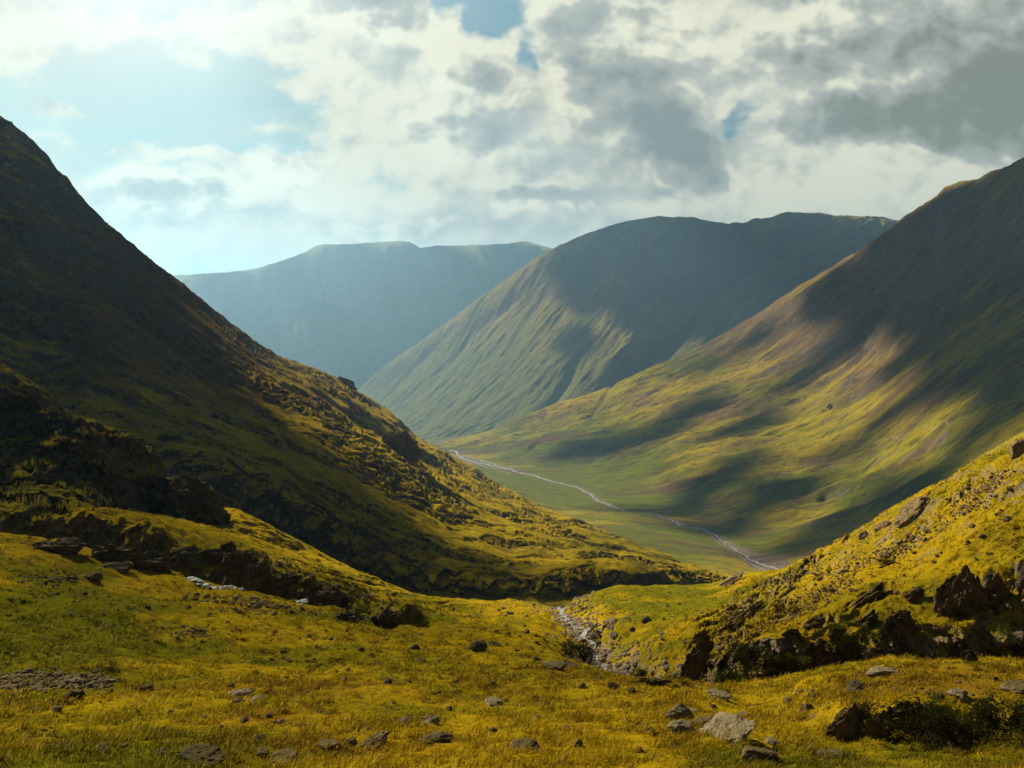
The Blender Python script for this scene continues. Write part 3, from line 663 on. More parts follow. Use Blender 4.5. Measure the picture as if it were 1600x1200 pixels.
# base land beneath everything, out to the horizon
co = []; fc = []
nb = 60
gxs = np.sign(np.linspace(-1, 1, nb)) * np.abs(np.linspace(-1, 1, nb)) ** 1.6 * 42000
gxx, gyy = np.meshgrid(gxs, gxs + 3000, indexing='ij')
rr = np.hypot(gxx, gyy)
gz = -640 + 30 * fbm(gxx / 3000, gyy / 3000, 3, 120) - 0 * rr
gz = np.where(gyy < -10, np.minimum(-640 + (np.clip(2500 + gyy, 0, 2500)) * 0.2, -60), gz)
i = np.arange(nb * nb).reshape(nb, nb)
q = np.stack([i[:-1, :-1], i[1:, :-1], i[1:, 1:], i[:-1, 1:]], -1).reshape(-1, 4)
ob = mesh_np('ground', np.stack([gxx, gyy, gz], -1).reshape(-1, 3), q, m_fm, True, {'lush': 0 * gz, 'rust': 0 * gz, 'rock': 0 * gz}); ob['kind'] = 'structure'
# ================================================================ THINGS
def tag(o, label, cat, group=None):
    o['label'] = label; o['category'] = cat
    if group: o['group'] = group
    return o
rng = np.random.RandomState(11)

# rock material: lichened volcanic stone
def rock_mat(name, lo, hi, moss=0.5, sc_=1.0, mossc=(0.10, 0.095, 0.015)):
    m, nt, o = new_mat(name)
    tcn = nt.nodes.new('ShaderNodeTexCoord'); pos = S(nt, tcn.outputs['Object'])
    n1 = noise(nt, pos, 2.5 * sc_, 8, 0.7, 0.4); n2 = noise(nt, vscale(nt, pos, (1, 1, 3)), 9 * sc_, 6, 0.7)
    col = mixc(nt, n1.ss(0.35, 0.68), lo, hi)
    col = mixc(nt, n2.ss(0.52, 0.75) * 0.6, col, tuple(x * 0.45 for x in lo))
    geo = nt.nodes.new('ShaderNodeNewGeometry'); sp = nt.nodes.new('ShaderNodeSeparateXYZ')
    nt.links.new(geo.outputs['Normal'], sp.inputs[0]); nz = S(nt, sp.outputs[2])
    n3 = noise(nt, vscale(nt, pos, 1.0, (5, 5, 5)), 4 * sc_, 6, 0.7)
    col = mixc(nt, (nz * 0.5 + (n3 - 0.5) * 2.0).ss(0.25, 0.6) * moss, col, mossc)
    nrm = bump(nt, noise(nt, pos, 6 * sc_, 8, 0.72), 0.12 / sc_, 1.0)
    nrm = bump(nt, noise(nt, pos, 30 * sc_, 4, 0.7), 0.02 / sc_, 1.0, nrm)
    principled(nt, o, col, 0.95, nrm, 0.1)
    return m
m_pale = rock_mat('pale_stone', (0.15, 0.12, 0.08), (0.40, 0.34, 0.25), 0.3)
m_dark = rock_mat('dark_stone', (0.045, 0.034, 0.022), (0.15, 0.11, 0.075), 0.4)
m_brown = rock_mat('brown_stone', (0.09, 0.065, 0.04), (0.28, 0.20, 0.13), 0.5)
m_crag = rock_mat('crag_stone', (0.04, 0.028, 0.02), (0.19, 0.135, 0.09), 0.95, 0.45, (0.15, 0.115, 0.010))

_ico = {}
def ico(n):
    if n not in _ico:
        bm = bmesh.new(); bmesh.ops.create_icosphere(bm, subdivisions=n, radius=1.0)
        _ico[n] = (np.array([v.co[:] for v in bm.verts]), np.array([[v.index for v in f.verts] for f in bm.faces])); bm.free()
    return _ico[n]
def rock_verts(seed, sub=4, cuts=11, rough=0.16, box=0.72):
    v, f = ico(sub); v = v.copy(); r = np.random.RandomState(seed)
    for k in range(cuts):
        n = r.normal(size=3); n /= np.linalg.norm(n)
        d = r.uniform(box - .14, box + .16)
        s = v @ n; over = np.clip(s - d, 0, None); v -= over[:, None] * n
    nn = fbm(v[:, 0] * 1.7 + seed, v[:, 1] * 1.7 + v[:, 2] * 1.9, 5, seed + 3, .62)
    v *= (1 + rough * nn)[:, None]
    # bedding steps
    v[:, 2] += 0.03 * np.sign(np.sin(v[:, 2] * 11 + nn * 3))
    return v, f
def place_rock(name, u, v, w, h, mat, seed, sheet=None, depth=0.9, tilt=0.0, yaw=None, sub=4, rough=0.16, sink=0.28, cuts=11, box=0.72, dist=None):
    sheet = sheet or fg
    p, i, j = sheet.at(u, v)
    if dist: p = Vector(((u - 800) / F * dist, dist, (HV - v) / F * dist))
    d = p.y; sw = w / F * d; sh = h / F * d
    vv, f = rock_verts(seed, sub, cuts, rough, box)
    r = np.random.RandomState(seed + 99)
    ya = r.uniform(-0.5, 0.5) if yaw is None else yaw
    c, s_ = math.cos(ya), math.sin(ya)
    vv = vv * np.array([sw * 0.62, sw * 0.62 * depth, sh * 0.62 / (1 - sink * .6)])
    x = vv[:, 0] * c - vv[:, 1] * s_; y = vv[:, 0] * s_ + vv[:, 1] * c; z = vv[:, 2] + x * math.tan(tilt)
    # let the mesh follow the fall of the land a little and sink its foot into the turf
    co = np.stack([x, y, z], -1)
    o = mesh_np(name, co, f, mat, False)
    yy_ = d + sw * 0.3 * depth
    xx_ = p.x * yy_ / d
    z0 = min(sheet.z(xx_, yy_), p.z + sh * .2) if not dist else p.z
    o.location = (xx_, yy_, z0 + sh * (0.5 - sink))
    return o

# --- the boulders one can pick out ---------------------------------------------------------------
BIG = [
 (1132, 1158, 96, 44, 'pale', 'largest pale boulder, a long slab tilted up to the right above the bottom edge', 0.22, 1.1),
 (1065, 1148, 40, 26, 'pale', 'rounded pale boulder just left of the largest tilted slab', 0.0, .9),
 (1062, 1128, 44, 34, 'pale', 'upright notched pale boulder behind the rounded one, left of the tilted slab', -0.1, .7),
 (1098, 1136, 52, 15, 'brown', 'thin curved slab lying behind the largest tilted slab', 0.25, .7),
 (1165, 1122, 22, 12, 'pale', 'small pale stone peeping over the top end of the largest tilted slab', 0, .9),
 (1080, 1112, 24, 9, 'pale', 'small flat pale stone in the grass above the boulder cluster', 0, .9),
 (1188, 1198, 56, 40, 'brown', 'rugged knobbly brown rock cut off by the bottom edge', 0, .9),
 (1205, 1162, 24, 14, 'pale', 'small pale stone between the tilted slab and the rugged bottom rock', 0, .9),
 (1295, 1185, 44, 10, 'brown', 'low flat pale brown stone deep in the green grass near the bottom', .1, .8),
 (1484, 1172, 26, 15, 'pale', 'clean whitish stone in the grass below the dark heather bank', .15, .9),
 (680, 1160, 62, 18, 'brown', 'long low curved rock shaped like a ledge in the bottom grass', .12, .5),
 (585, 1168, 56, 30, 'brown', 'brown rock leaning to the right in the bottom grass', .45, .6),
 (548, 1166, 20, 20, 'brown', 'small brown stone touching the left end of the leaning rock', 0, .9),
 (512, 1172, 40, 12, 'brown', 'low broken brown rocks left of the leaning rock', .1, .8),
 (620, 1136, 54, 8, 'brown', 'narrow brown rock rib above the leaning rock', .4, .5),
 (672, 1130, 28, 18, 'pale', 'pointed pale stone standing above the long low curved rock', 0, .8),
 (771, 1103, 32, 16, 'pale', 'pale flat topped rock alone in the middle of the golden grass', 0, .9),
 (820, 1176, 50, 24, 'brown', 'earthy reddish rock barely showing through the bottom grass', 0, 1.0),
 (905, 1168, 14, 16, 'brown', 'small forked stone right of the earthy reddish rock', 0, .7),
 (1015, 1148, 16, 14, 'brown', 'small brown stone left of the pale boulder cluster', 0, .9),
 (373, 1092, 42, 15, 'pale', 'long pale flat stone, larger of the pair in the left grass', .25, .6),
 (402, 1094, 28, 9, 'pale', 'thin pale flat stone touching the larger one of the pair', .3, .6),
 (372, 1097, 16, 8, 'brown', 'small brown stone under the pair of pale flat stones', 0, .9),
 (116, 1094, 26, 16, 'dark', 'dark pointed stone below the left scree patch', 0, .9),
 (310, 1200, 76, 34, 'dark', 'black shaded boulder cut off by the bottom edge at lower left', 0, .8),
 (250, 1180, 26, 14, 'brown', 'small brown stones left of the black shaded boulder', 0, .9),
 (160, 1175, 26, 12, 'brown', 'small reddish stone near the lower left corner', 0, .9),
 (445, 1192, 46, 22, 'brown', 'broken reddish rock right of the black shaded boulder', .1, .9),
 (405, 1160, 22, 14, 'dark', 'dark stone above the broken reddish rock', 0, .9),
 (185, 893, 38, 15, 'dark', 'wide dark boulder near the brow of the left meadow', 0, .9),
 (146, 908, 22, 13, 'dark', 'smaller dark boulder down left of the wide dark one on the meadow brow', 0, .9),
 (748, 1018, 22, 16, 'dark', 'dark blocky boulder alone on the green slope left of the stream', 0, .9),
 (648, 1016, 16, 9, 'dark', 'dark stone left of the lone blocky boulder', 0, .9),
 (660, 1036, 14, 8, 'dark', 'flat dark stone below and left of the lone blocky boulder', 0, .9),
 (774, 1010, 24, 6, 'dark', 'thin dark slab right of the lone blocky boulder', -.3, .7),
 (866, 1044, 34, 8, 'brown', 'thin flat slab on the lip above the dark streamside bush', 0, .7),
 (893, 1042, 26, 8, 'brown', 'second thin slab on the lip, touching the dark streamside bush', -.2, .7),
 (934, 1062, 16, 8, 'dark', 'dark stone in the golden lip just below the streamside bush', 0, .9),
 (985, 1083, 14, 11, 'dark', 'dark round stone on the golden lip below the end of the stream', 0, .9),
 (960, 1078, 20, 9, 'dark', 'dark wedge shaped stone left of the dark round one', -.4, .8),
 (1010, 973, 14, 11, 'dark', 'dark round boulder alone on the bright green knoll right of the stream', 0, .9),
 (988, 988, 8, 6, 'dark', 'small dark stone just down left of the lone boulder on the green knoll', 0, .9),
 (953, 976, 22, 9, 'brown', 'broken brown rock on the right bank of the stream', .3, .8),
 (1120, 1090, 38, 10, 'pale', 'pale flat rock on the near lip below the shaded cliffs', 0, .7),
 (1375, 1056, 42, 12, 'pale', 'long pale flat rock on the brow of the brown mound', .1, .7),
 (1337, 1085, 26, 20, 'dark', 'dark stone on the front of the brown mound, left of its pale brow rock', 0, .9),
 (1499, 1094, 28, 13, 'pale', 'pale square stone on top of the dark heather bank', 0, .8),
 (1585, 1080, 34, 14, 'brown', 'brown rock at the right edge of the brown mound', .2, .8),
 (1262, 1112, 22, 18, 'brown', 'upright brown stone at the left foot of the brown mound', 0, .8),
 (1232, 1098, 16, 10, 'brown', 'small brown stone up left of the upright one at the foot of the mound', 0, .9),
 (1145, 912, 42, 12, 'brown', 'long tilted slab at the mouth of the ravine', .45, .5),
 (1350, 840, 16, 10, 'brown', 'lowest rock on the skyline of the right slope', .2, .9),
 (1380, 826, 20, 14, 'brown', 'middle rock on the skyline of the right slope', .3, .9),
 (1426, 812, 46, 26, 'brown', 'biggest jagged rock on the skyline of the right slope', .55, .8),
 (1592, 712, 22, 26, 'brown', 'jagged rock on the skyline at the right edge', .3, .9),
]
MATS = {'pale': m_pale, 'dark': m_dark, 'brown': m_brown}
taken = []
for k, (u, v, w, h, c, lab, tilt, dep) in enumerate(BIG):
    near = v > 1100
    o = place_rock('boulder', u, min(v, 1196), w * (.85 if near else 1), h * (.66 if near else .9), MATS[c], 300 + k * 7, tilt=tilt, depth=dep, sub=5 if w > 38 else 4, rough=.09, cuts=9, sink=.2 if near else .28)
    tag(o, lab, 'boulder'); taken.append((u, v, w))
o = place_rock('boulder', 1297, 640, 11, 8, m_pale, 77, sheet=rm, sub=3); o.scale = (.8, .8, .8); tag(o, 'tiny pale boulder far off on the striped slope of the right mountain', 'boulder')

# --- rock outcrops and crags -----------------------------------------------------------------------
def crag(u, v, w, h, seed, label, mat=None, tilt=0.0, dep=0.5, sheet=None, sink=0.2, rough=0.30, cuts=16, name='rock_outcrop', yaw=0.15, box=.8, dist=None):
    o = place_rock(name, u, v, w, h, mat or m_crag, seed, sheet=sheet, depth=dep, tilt=tilt, sub=6 if w > 60 else 5, rough=rough, sink=sink, cuts=cuts, yaw=yaw, box=box, dist=dist)
    tag(o, label, 'outcrop'); taken.append((u, v, w)); return o
CR = [
 (1345, 945, 76, 15, 'long dark diagonal rock rib high on the right slope', .55, .3),
 (1428, 940, 30, 18, 'dark wedge shaped outcrop left of the tall crag', .35, .5),
 (1272, 982, 40, 20, 'dark tilted outcrop in the middle of the right slope', .40, .4),
 (1236, 1003, 32, 20, 'dark blunt outcrop down left of the tilted one on the right slope', .30, .4),
 (1385, 884, 22, 11, 'small brown outcrop alone near the top of the right slope', .4, .5),
 (1352, 980, 40, 22, 'ragged dark outcrop above the green cliff bush', .55, .4),
 (1405, 1000, 52, 46, 'dark deeply shaded crag between the green cliff bush and the tall crag', .3, .4),
 (1306, 1000, 26, 22, 'small dark knob of rock right of the blunt outcrop', .1, .5),
 (1470, 1050, 110, 34, 'low broken cliff above the crest of the brown mound', .12, .4),
 (1515, 1035, 26, 26, 'short square pillar of rock under the tall crag', 0, .6),
 (1270, 1062, 50, 46, 'brown cliff face at the left of the row above the gully', .1, .4),
 (1215, 1072, 40, 52, 'cliff face with a black cleft, second from the left above the gully', .1, .4),
 (1310, 1062, 40, 44, 'pale streaked cliff face left of the green cliff bush', .0, .4),
 (1385, 1055, 60, 40, 'brown cliff face right of the green cliff bush', .1, .4),
 (1085, 1050, 46, 30, 'ragged rock rib above the left gully bush', .75, .35),
 (1140, 985, 60, 16, 'stony diagonal rib running up the right slope from the stream', .60, .3),
 (1175, 962, 44, 12, 'upper stony rib on the slope right of the green knoll', .55, .3),
 (1092, 1000, 24, 12, 'blunt dark rib end beside the stony diagonal rib', .5, .4),
 (1030, 1072, 60, 12, 'low dark rock bank behind the golden lip at the stream end', -.2, .4),
]
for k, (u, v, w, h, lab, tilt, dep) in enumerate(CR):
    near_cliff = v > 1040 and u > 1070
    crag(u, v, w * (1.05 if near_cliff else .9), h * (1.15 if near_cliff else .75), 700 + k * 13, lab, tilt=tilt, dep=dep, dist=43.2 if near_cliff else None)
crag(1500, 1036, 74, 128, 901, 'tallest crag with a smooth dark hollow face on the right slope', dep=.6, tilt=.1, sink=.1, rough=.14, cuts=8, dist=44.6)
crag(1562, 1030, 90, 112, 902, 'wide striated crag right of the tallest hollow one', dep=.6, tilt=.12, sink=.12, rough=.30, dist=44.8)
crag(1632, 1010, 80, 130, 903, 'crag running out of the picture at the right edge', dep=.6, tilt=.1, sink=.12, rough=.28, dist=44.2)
crag(1322, 1150, 60, 42, 905, 'striated leaning crag at the left end of the near bank', mat=m_brown, tilt=.35, dep=.35, rough=.2, sink=.3)
crag(1368, 1152, 46, 24, 906, 'grey block of rock right of the leaning striated crag', mat=m_brown, dep=.5, sink=.35)
crag(1420, 1130, 50, 24, 907, 'dark rock half hidden in the near heather bank', tilt=.1, dep=.5, sink=.35)
o = place_rock('rocky_knoll', 300, 812, 84, 66, rock_mat('knoll_stone', (0.035, 0.03, 0.018), (0.09, 0.075, 0.045), 1.0, .3, (0.11, 0.095, 0.008)), 911, sheet=fg, depth=1.1, tilt=-.35, sub=6, rough=.24, sink=.3, cuts=5, box=.9)
tag(o, 'rounded rocky knoll with a grassy cap beside the left crag hill', 'knoll')
crag(628, 712, 44, 40, 912, 'dark crag on the shaded side of the left mountain', mat=m_crag, sheet=lm, tilt=-.4, dep=.5)
crag(545, 606, 22, 12, 913, 'small crag on the skyline of the left mountain', mat=m_crag, sheet=lm, tilt=-.4, dep=.6)
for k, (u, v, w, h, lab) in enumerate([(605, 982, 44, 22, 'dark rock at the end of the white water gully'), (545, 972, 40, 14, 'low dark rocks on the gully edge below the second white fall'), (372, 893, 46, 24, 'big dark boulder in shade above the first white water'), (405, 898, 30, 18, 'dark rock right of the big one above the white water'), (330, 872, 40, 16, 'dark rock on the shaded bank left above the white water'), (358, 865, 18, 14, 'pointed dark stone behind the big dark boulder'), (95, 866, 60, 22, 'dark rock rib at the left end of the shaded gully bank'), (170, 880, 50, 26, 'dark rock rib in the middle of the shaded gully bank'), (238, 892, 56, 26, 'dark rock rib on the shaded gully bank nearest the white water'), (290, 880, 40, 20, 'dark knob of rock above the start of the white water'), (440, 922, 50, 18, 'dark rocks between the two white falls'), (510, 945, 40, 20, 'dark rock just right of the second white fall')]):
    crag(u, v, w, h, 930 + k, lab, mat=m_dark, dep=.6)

# --- loose stones, each its own thing; look-alikes of one patch share a label ---------------------------
protos = {}; loose = []
def stone_proto(mat, k):
    key = (mat.name, k)
    if key not in protos:
        v, f = rock_verts(1200 + k, 3, 9, .15)
        me_o = mesh_np('stone', v, f, mat, False); protos[key] = me_o.data
        bpy.data.objects.remove(me_o)
    return protos[key]
def scatter(n, u0, u1, vf, label, group, mats, wmin, wmax, seed, flat=.6):
    r = np.random.RandomState(seed); c = 0; tries = 0
    while c < n and tries < n * 30:
        tries += 1
        u = r.uniform(u0, u1); a, b = vf(u); v = r.uniform(a, b)
        if any(abs(u - t[0]) < t[2] * .6 + 4 and abs(v - t[1]) < 16 for t in taken): continue
        p, i, j = fg.at(u, v)
        w = wmin * (wmax / wmin) ** (r.rand() ** 1.8)
        s = w / F * p.y * .55
        o = bpy.data.objects.new('stone', stone_proto(mats[r.randint(len(mats))], r.randint(7)))
        COL.objects.link(o)
        o.scale = (s, s * r.uniform(.6, 1), s * r.uniform(flat * .6, flat * 1.2)); o.rotation_euler = (r.uniform(-.3, .3), r.uniform(-.3, .3), r.uniform(0, 6.3))
        o.location = (p.x, p.y + s * .3, fg.z(p.x, p.y) + s * .12)
        tag(o, label, 'stone', group); c += 1; loose.append((o, u, v, w, 'pale' if o.data.materials[0] is m_pale else 'dark' if o.data.materials[0] is m_dark else 'brown'))
scatter(56, 420, 860, lambda u: (950 if u > 600 else 985, 1050), 'small stone scattered on the green slope left of the stream', 'stones on the green slope left of the stream', [m_dark, m_brown], 5, 13, 1)
scatter(46, 40, 1180, lambda u: (1060, 1185), 'small stone half sunk in the golden foreground grass', 'stones in the foreground grass', [m_brown, m_brown, m_pale], 7, 20, 2)
scatter(34, 60, 330, lambda u: (880, 1000), 'small stone on the upper left of the meadow', 'stones on the upper left meadow', [m_brown, m_dark], 5, 12, 3)
scatter(60, 1120, 1590, lambda u: (np.interp(u, [1120, 1300, 1600], [925, 862, 705]), np.interp(u, [1120, 1300, 1600], [990, 960, 880])), 'small brown stone on the grassy right slope', 'stones on the right slope', [m_brown, m_brown, m_pale], 4, 13, 4)
scatter(30, 1210, 1590, lambda u: (1062, 1105), 'small pale stone on the brown mound', 'stones on the brown mound', [m_pale, m_brown], 4, 12, 5)
scatter(26, 900, 1120, lambda u: (935, 1010), 'small stone on the green knoll right of the stream', 'stones on the green knoll', [m_dark, m_brown], 3, 9, 6)

# tell each loose stone by its tone and size and by the landmark it lies nearest to
LANDMARKS = [('lone dark blocky boulder', 748, 1010), ('pale flat topped rock', 771, 1097), ('largest tilted pale slab', 1132, 1135), ('brown rock leaning right', 585, 1155), ('long low curved rock', 680, 1155),
 ('pair of pale flat stones', 385, 1088), ('left scree patch', 70, 1065), ('wide dark meadow boulder', 185, 888), ('white water', 340, 915), ('dark streamside bush', 912, 1020), ('lone boulder on the green knoll', 1010, 968),
 ('black bottom edge boulder', 310, 1185), ('dark near heather bank', 1480, 1140), ('pale rock on the mound brow', 1375, 1052), ('tallest hollow crag', 1500, 960), ('long diagonal rock rib', 1345, 938), ('biggest skyline rock', 1426, 800),
 ('earthy reddish bottom rock', 820, 1165), ('slab at the ravine mouth', 1145, 908), ('stony diagonal rib', 1140, 975), ('lowest skyline rock', 1350, 836), ('second white fall', 485, 940), ('upright brown stone', 1262, 1105), ('dark rock ending the gully', 605, 975)]
ORD = ['closest', 'second closest', 'third closest', 'fourth closest', 'fifth closest', 'sixth closest', 'seventh closest', 'eighth closest', 'ninth closest', 'tenth closest', 'eleventh closest', 'twelfth closest', 'thirteenth closest', 'fourteenth closest', 'fifteenth closest']
bins = {}
for (o, u, v, w, tone) in loose:
    nm, lu, lv = min(LANDMARKS, key=lambda L: (u - L[1]) ** 2 + 4 * (v - L[2]) ** 2)
    du, dv = u - lu, (v - lv) * 2
    side = ('right of' if du > 0 else 'left of') if abs(du) > abs(dv) else ('below' if dv > 0 else 'above')
    size = 'tiny' if w < 8 else 'small' if w < 12 else 'fair sized'
    bins.setdefault((size, tone, side, nm), []).append((math.hypot(du, dv), o))
for (size, tone, side, nm), lst in bins.items():
    for k, (_, o) in enumerate(sorted(lst, key=lambda q: q[0])):
        o['label'] = ('%s %s stone %s the %s' % (size, tone, side, nm)) if len(lst) == 1 else ('%s %s %s stone %s the %s' % (ORD[min(k, 14)], size, tone, side, nm))

# --- scree, stream gravel: nobody could count these ---------------------------------------------------
def heap(name, pts, sizes, mat, seed):
    vs, f = ico(2); r = np.random.RandomState(seed); n = len(pts)
    base = []
    for k in range(6):
        v, _ = rock_verts(1300 + k, 2, 8, .12); base.append(v)
    base = np.array(base)
    which = r.randint(0, 6, n); ang = r.uniform(0, 6.28, n)
    v = base[which] * np.stack([np.ones(n), r.uniform(.6, 1, n), r.uniform(.4, .7, n)], -1)[:, None, :] * sizes[:, None, None]
    c, s_ = np.cos(ang)[:, None], np.sin(ang)[:, None]
    x = v[..., 0] * c - v[..., 1] * s_; y = v[..., 0] * s_ + v[..., 1] * c
    co = np.stack([x, y, v[..., 2]], -1) + pts[:, None, :]
    ff = f[None] + (np.arange(n) * len(vs))[:, None, None]
    o = mesh_np(name, co.reshape(-1, 3), ff.reshape(-1, 3), mat, False); o['kind'] = 'stuff'; return o
def patch_pts(n, polys, seed, wpx=(2.0, 6.0)):
    r = np.random.RandomState(seed); P, Z = [], []
    for k in range(n):
        u, v, ru, rv, sl_ = polys[r.randint(len(polys))]
        a = r.normal() * ru * .5; b = r.normal() * rv * .5
        uu = u + a; v_ = v + b - a * sl_
        p, i, j = fg.at(uu, v_)
        s = r.uniform(*wpx) ** 1.0 / F * p.y * .5 * (1 + 1.2 * (r.rand() ** 6))
        P.append((p.x, p.y, p.z + s * .1)); Z.append(s)
    return np.array(P), np.array(Z)
p_, z_ = patch_pts(1500, [(1230, 905, 60, 10, .3), (1330, 885, 70, 14, .35), (1290, 925, 70, 12, .3), (1420, 850, 60, 12, .45), (1500, 800, 60, 12, .45), (1160, 955, 50, 14, .4), (1130, 1010, 46, 22, .5), (1110, 1050, 50, 20, .5), (1180, 1040, 60, 22, .2), (1540, 760, 50, 14, .5), (1250, 955, 60, 10, .4)], 21, (1.8, 5.5))
o = heap('scree', p_, z_, m_brown, 1); o['label'] = 'loose brown scree strewn over the right slope'; o['category'] = 'scree'
p_, z_ = patch_pts(900, [(70, 1062, 80, 10, 0), (30, 1070, 60, 10, 0), (130, 1068, 40, 8, 0)], 22, (3.5, 10))
o = heap('scree', p_, z_, m_brown, 2); o['label'] = 'dark patch of broken stones in the left meadow'; o['category'] = 'scree'
p_, z_ = patch_pts(900, [(350, 940, 70, 10, -.1), (430, 948, 60, 8, -.2), (390, 955, 60, 8, 0), (300, 990, 40, 9, 0), (560, 965, 40, 8, -.2), (90, 905, 60, 8, 0), (430, 880, 60, 14, -.3), (560, 930, 60, 16, -.3), (470, 905, 70, 14, -.3)], 23, (2.5, 7))
o = heap('scree', p_, z_, m_dark, 3); o['label'] = 'small dark stones along the left gully'; o['category'] = 'scree'
# stream bed stones
r = np.random.RandomState(5); P_l, Z_l = [], []
SP = np.array(STREAM)
for k in range(2600):
    t = r.uniform(0, len(SP) - 1.001); i = int(t); q = SP[i] + (SP[i + 1] - SP[i]) * (t - i)
    wd = 2.2 if q[1] < 100 else 3.2
    x = q[0] + r.normal() * wd * .8; y = q[1] + r.normal() * 1.2
    s = r.uniform(.06, .22) * (1 + r.rand() ** 5 * 1.8)
    P_l.append((x, y, fg.z(x, y) + s * .15)); Z_l.append(s)
o = heap('stream_gravel', np.array(P_l), np.array(Z_l), rock_mat('bed_stone', (0.08, 0.062, 0.05), (0.26, 0.21, 0.18), 0.1), 4)
o['label'] = 'grey brown stones filling the bed of the near stream'; o['category'] = 'gravel'

# --- water -------------------------------------------------------------------------------------------
mw, nt, o_ = new_mat('beck_water')
tcn = nt.nodes.new('ShaderNodeTexCoord')
nw = noise(nt, S(nt, tcn.outputs['Object']), 1.5, 5, .6)
principled(nt, o_, (0.20, 0.20, 0.21), 0.30, bump(nt, nw, 0.05, 1.0), 0.6)
mf, nt, o_ = new_mat('white_water')
tcn = nt.nodes.new('ShaderNodeTexCoord')
nw = noise(nt, S(nt, tcn.outputs['Object']), 6, 5, .6)
principled(nt, o_, (0.42, 0.45, 0.50), 0.6, bump(nt, nw, 0.08, 1.0), 0.3)
def ribbon(name, sheet, pts, wid, mat, lift, seed, thick=None):
    """water surface lying in its bed, following the ground"""
    P = np.array(pts, float); seg = np.hypot(*np.diff(P, axis=0).T); L_ = np.concatenate([[0], np.cumsum(seg)])
    n = max(12, int(L_[-1] / max(.5, wid[0] * .35))); n = min(n, 1200)
    s = np.linspace(0, L_[-1], n); x = smooth(np.interp(s, L_, P[:, 0]), 4); y = smooth(np.interp(s, L_, P[:, 1]), 4)
    # braid from side to side a little
    dx_ = np.gradient(x); dy_ = np.gradient(y); l = np.hypot(dx_, dy_) + 1e-9; nx, ny = -dy_ / l, dx_ / l
    w = np.interp(s, [0, L_[-1]], wid) * (1 + .55 * fbm(s / (wid[0] * 4), s * 0 + seed, 3, seed))
    off = fbm(s / (wid[0] * 7), s * 0 + seed + 3, 3, seed + 5) * wid[0] * 0.8
    co = []; m_ = 5
    for a in np.linspace(-.5, .5, m_):
        xx = x + nx * (off + w * a); yy_ = y + ny * (off + w * a)
        co.append(np.stack([xx, yy_, [sheet.z(p, q) + lift for p, q in zip(xx, yy_)]], -1))
    co = np.stack(co, 1); i = np.arange(n * m_).reshape(n, m_)
    q = np.stack([i[:-1, :-1], i[1:, :-1], i[1:, 1:], i[:-1, 1:]], -1).reshape(-1, 4)
    o = mesh_np(name, co.reshape(-1, 3), q, mat, True); o['kind'] = 'structure'; return o
ribbon('river', rm, [P3(*p) for p in RIVER], (6, 4.2), mw, .35, 1)
ribbon('river', rm, [P3(*p) for p in RIVER2], (3, 3), mw, .3, 2)
ribbon('river', rm, [P3(*p) for p in on(rm, [(728, 714), (748, 718), (775, 727), (800, 733)])], (5, 3.0), mw, .35, 8)
ribbon('river', rm, [P3(*p) for p in on(rm, [(1085, 823), (1110, 836), (1126, 852), (1160, 872), (1200, 893)])], (1.6, 2.0), mw, .3, 12)
ribbon('river', rm, [P3(*p) for p in on(rm, [(716, 712), (735, 722), (765, 732), (800, 742)])], (4, 2.0), mw, .35, 14)
ribbon('stream', fg, STREAM, (0.8, 0.6), mw, .10, 3)
def wp(sheet, lst): return [(sheet.at(u, v)[0].x, sheet.at(u, v)[0].y) for u, v in lst]
mf_list = [([(296, 903), (304, 909), (316, 914), (326, 918)], 1.0), ([(330, 917), (345, 919), (352, 916), (366, 917), (382, 921)], .6), ([(466, 941), (478, 937), (490, 938), (500, 942)], 1.0)]
for k, (lst, wd) in enumerate(mf_list):
    p, i, j = fg.at(*lst[0])
    pts = [(fg.at(u, v + 2)[0] + Vector((0, 0, 0))) for u, v in lst]
    # a lumpy tongue of foam
    vs, f = ico(3); cos, fc = [], []; base = 0
    rr_ = np.random.RandomState(k)
    for a in range(len(pts) - 1):
        for t in np.linspace(0, 1, 20)[:-1]:
            c = pts[a].lerp(pts[a + 1], t) + Vector((rr_.normal() * .12, rr_.normal() * .1, rr_.normal() * wd * .08))
            r0 = wd * rr_.uniform(.04, .19)
            v = vs * np.array([r0 * 1.6, r0, r0 * .35]); v = v * (1 + .3 * fbm(vs[:, 0] * 3 + a, vs[:, 1] * 3 + t * 9, 3, k))[:, None]
            cos.append(v + np.array([c.x, c.y, c.z + .04 + rr_.uniform(-.08, .04)])); fc.append(f + base); base += len(vs)
    o = mesh_np('white_water', np.concatenate(cos), np.concatenate(fc), mf, True); o['kind'] = 'structure'

# --- leafy plants ----------------------------------------------------------------------------------------
def leaf_mat(name, a, b):
    m, nt, o = new_mat(name)
    tcn = nt.nodes.new('ShaderNodeTexCoord'); pos = S(nt, tcn.outputs['Object'])
    col = mixc(nt, noise(nt, pos, 1.2, 5, .6).ss(.35, .65), a, b)
    n = nt.nodes.new('ShaderNodeBsdfDiffuse'); nt.links.new(col.k, n.inputs[0])
    t = nt.nodes.new('ShaderNodeBsdfTranslucent'); nt.links.new(col.k, t.inputs[0])
    mx = nt.nodes.new('ShaderNodeMixShader'); mx.inputs[0].default_value = .35
    nt.links.new(n.outputs[0], mx.inputs[1]); nt.links.new(t.outputs[0], mx.inputs[2]); nt.links.new(mx.outputs[0], o.inputs[0])
    return m
m_fern = leaf_mat('fern_green', (0.035, 0.055, 0.006), (0.08, 0.10, 0.010))
m_heath = leaf_mat('heather_dark', (0.016, 0.018, 0.005), (0.05, 0.045, 0.012))
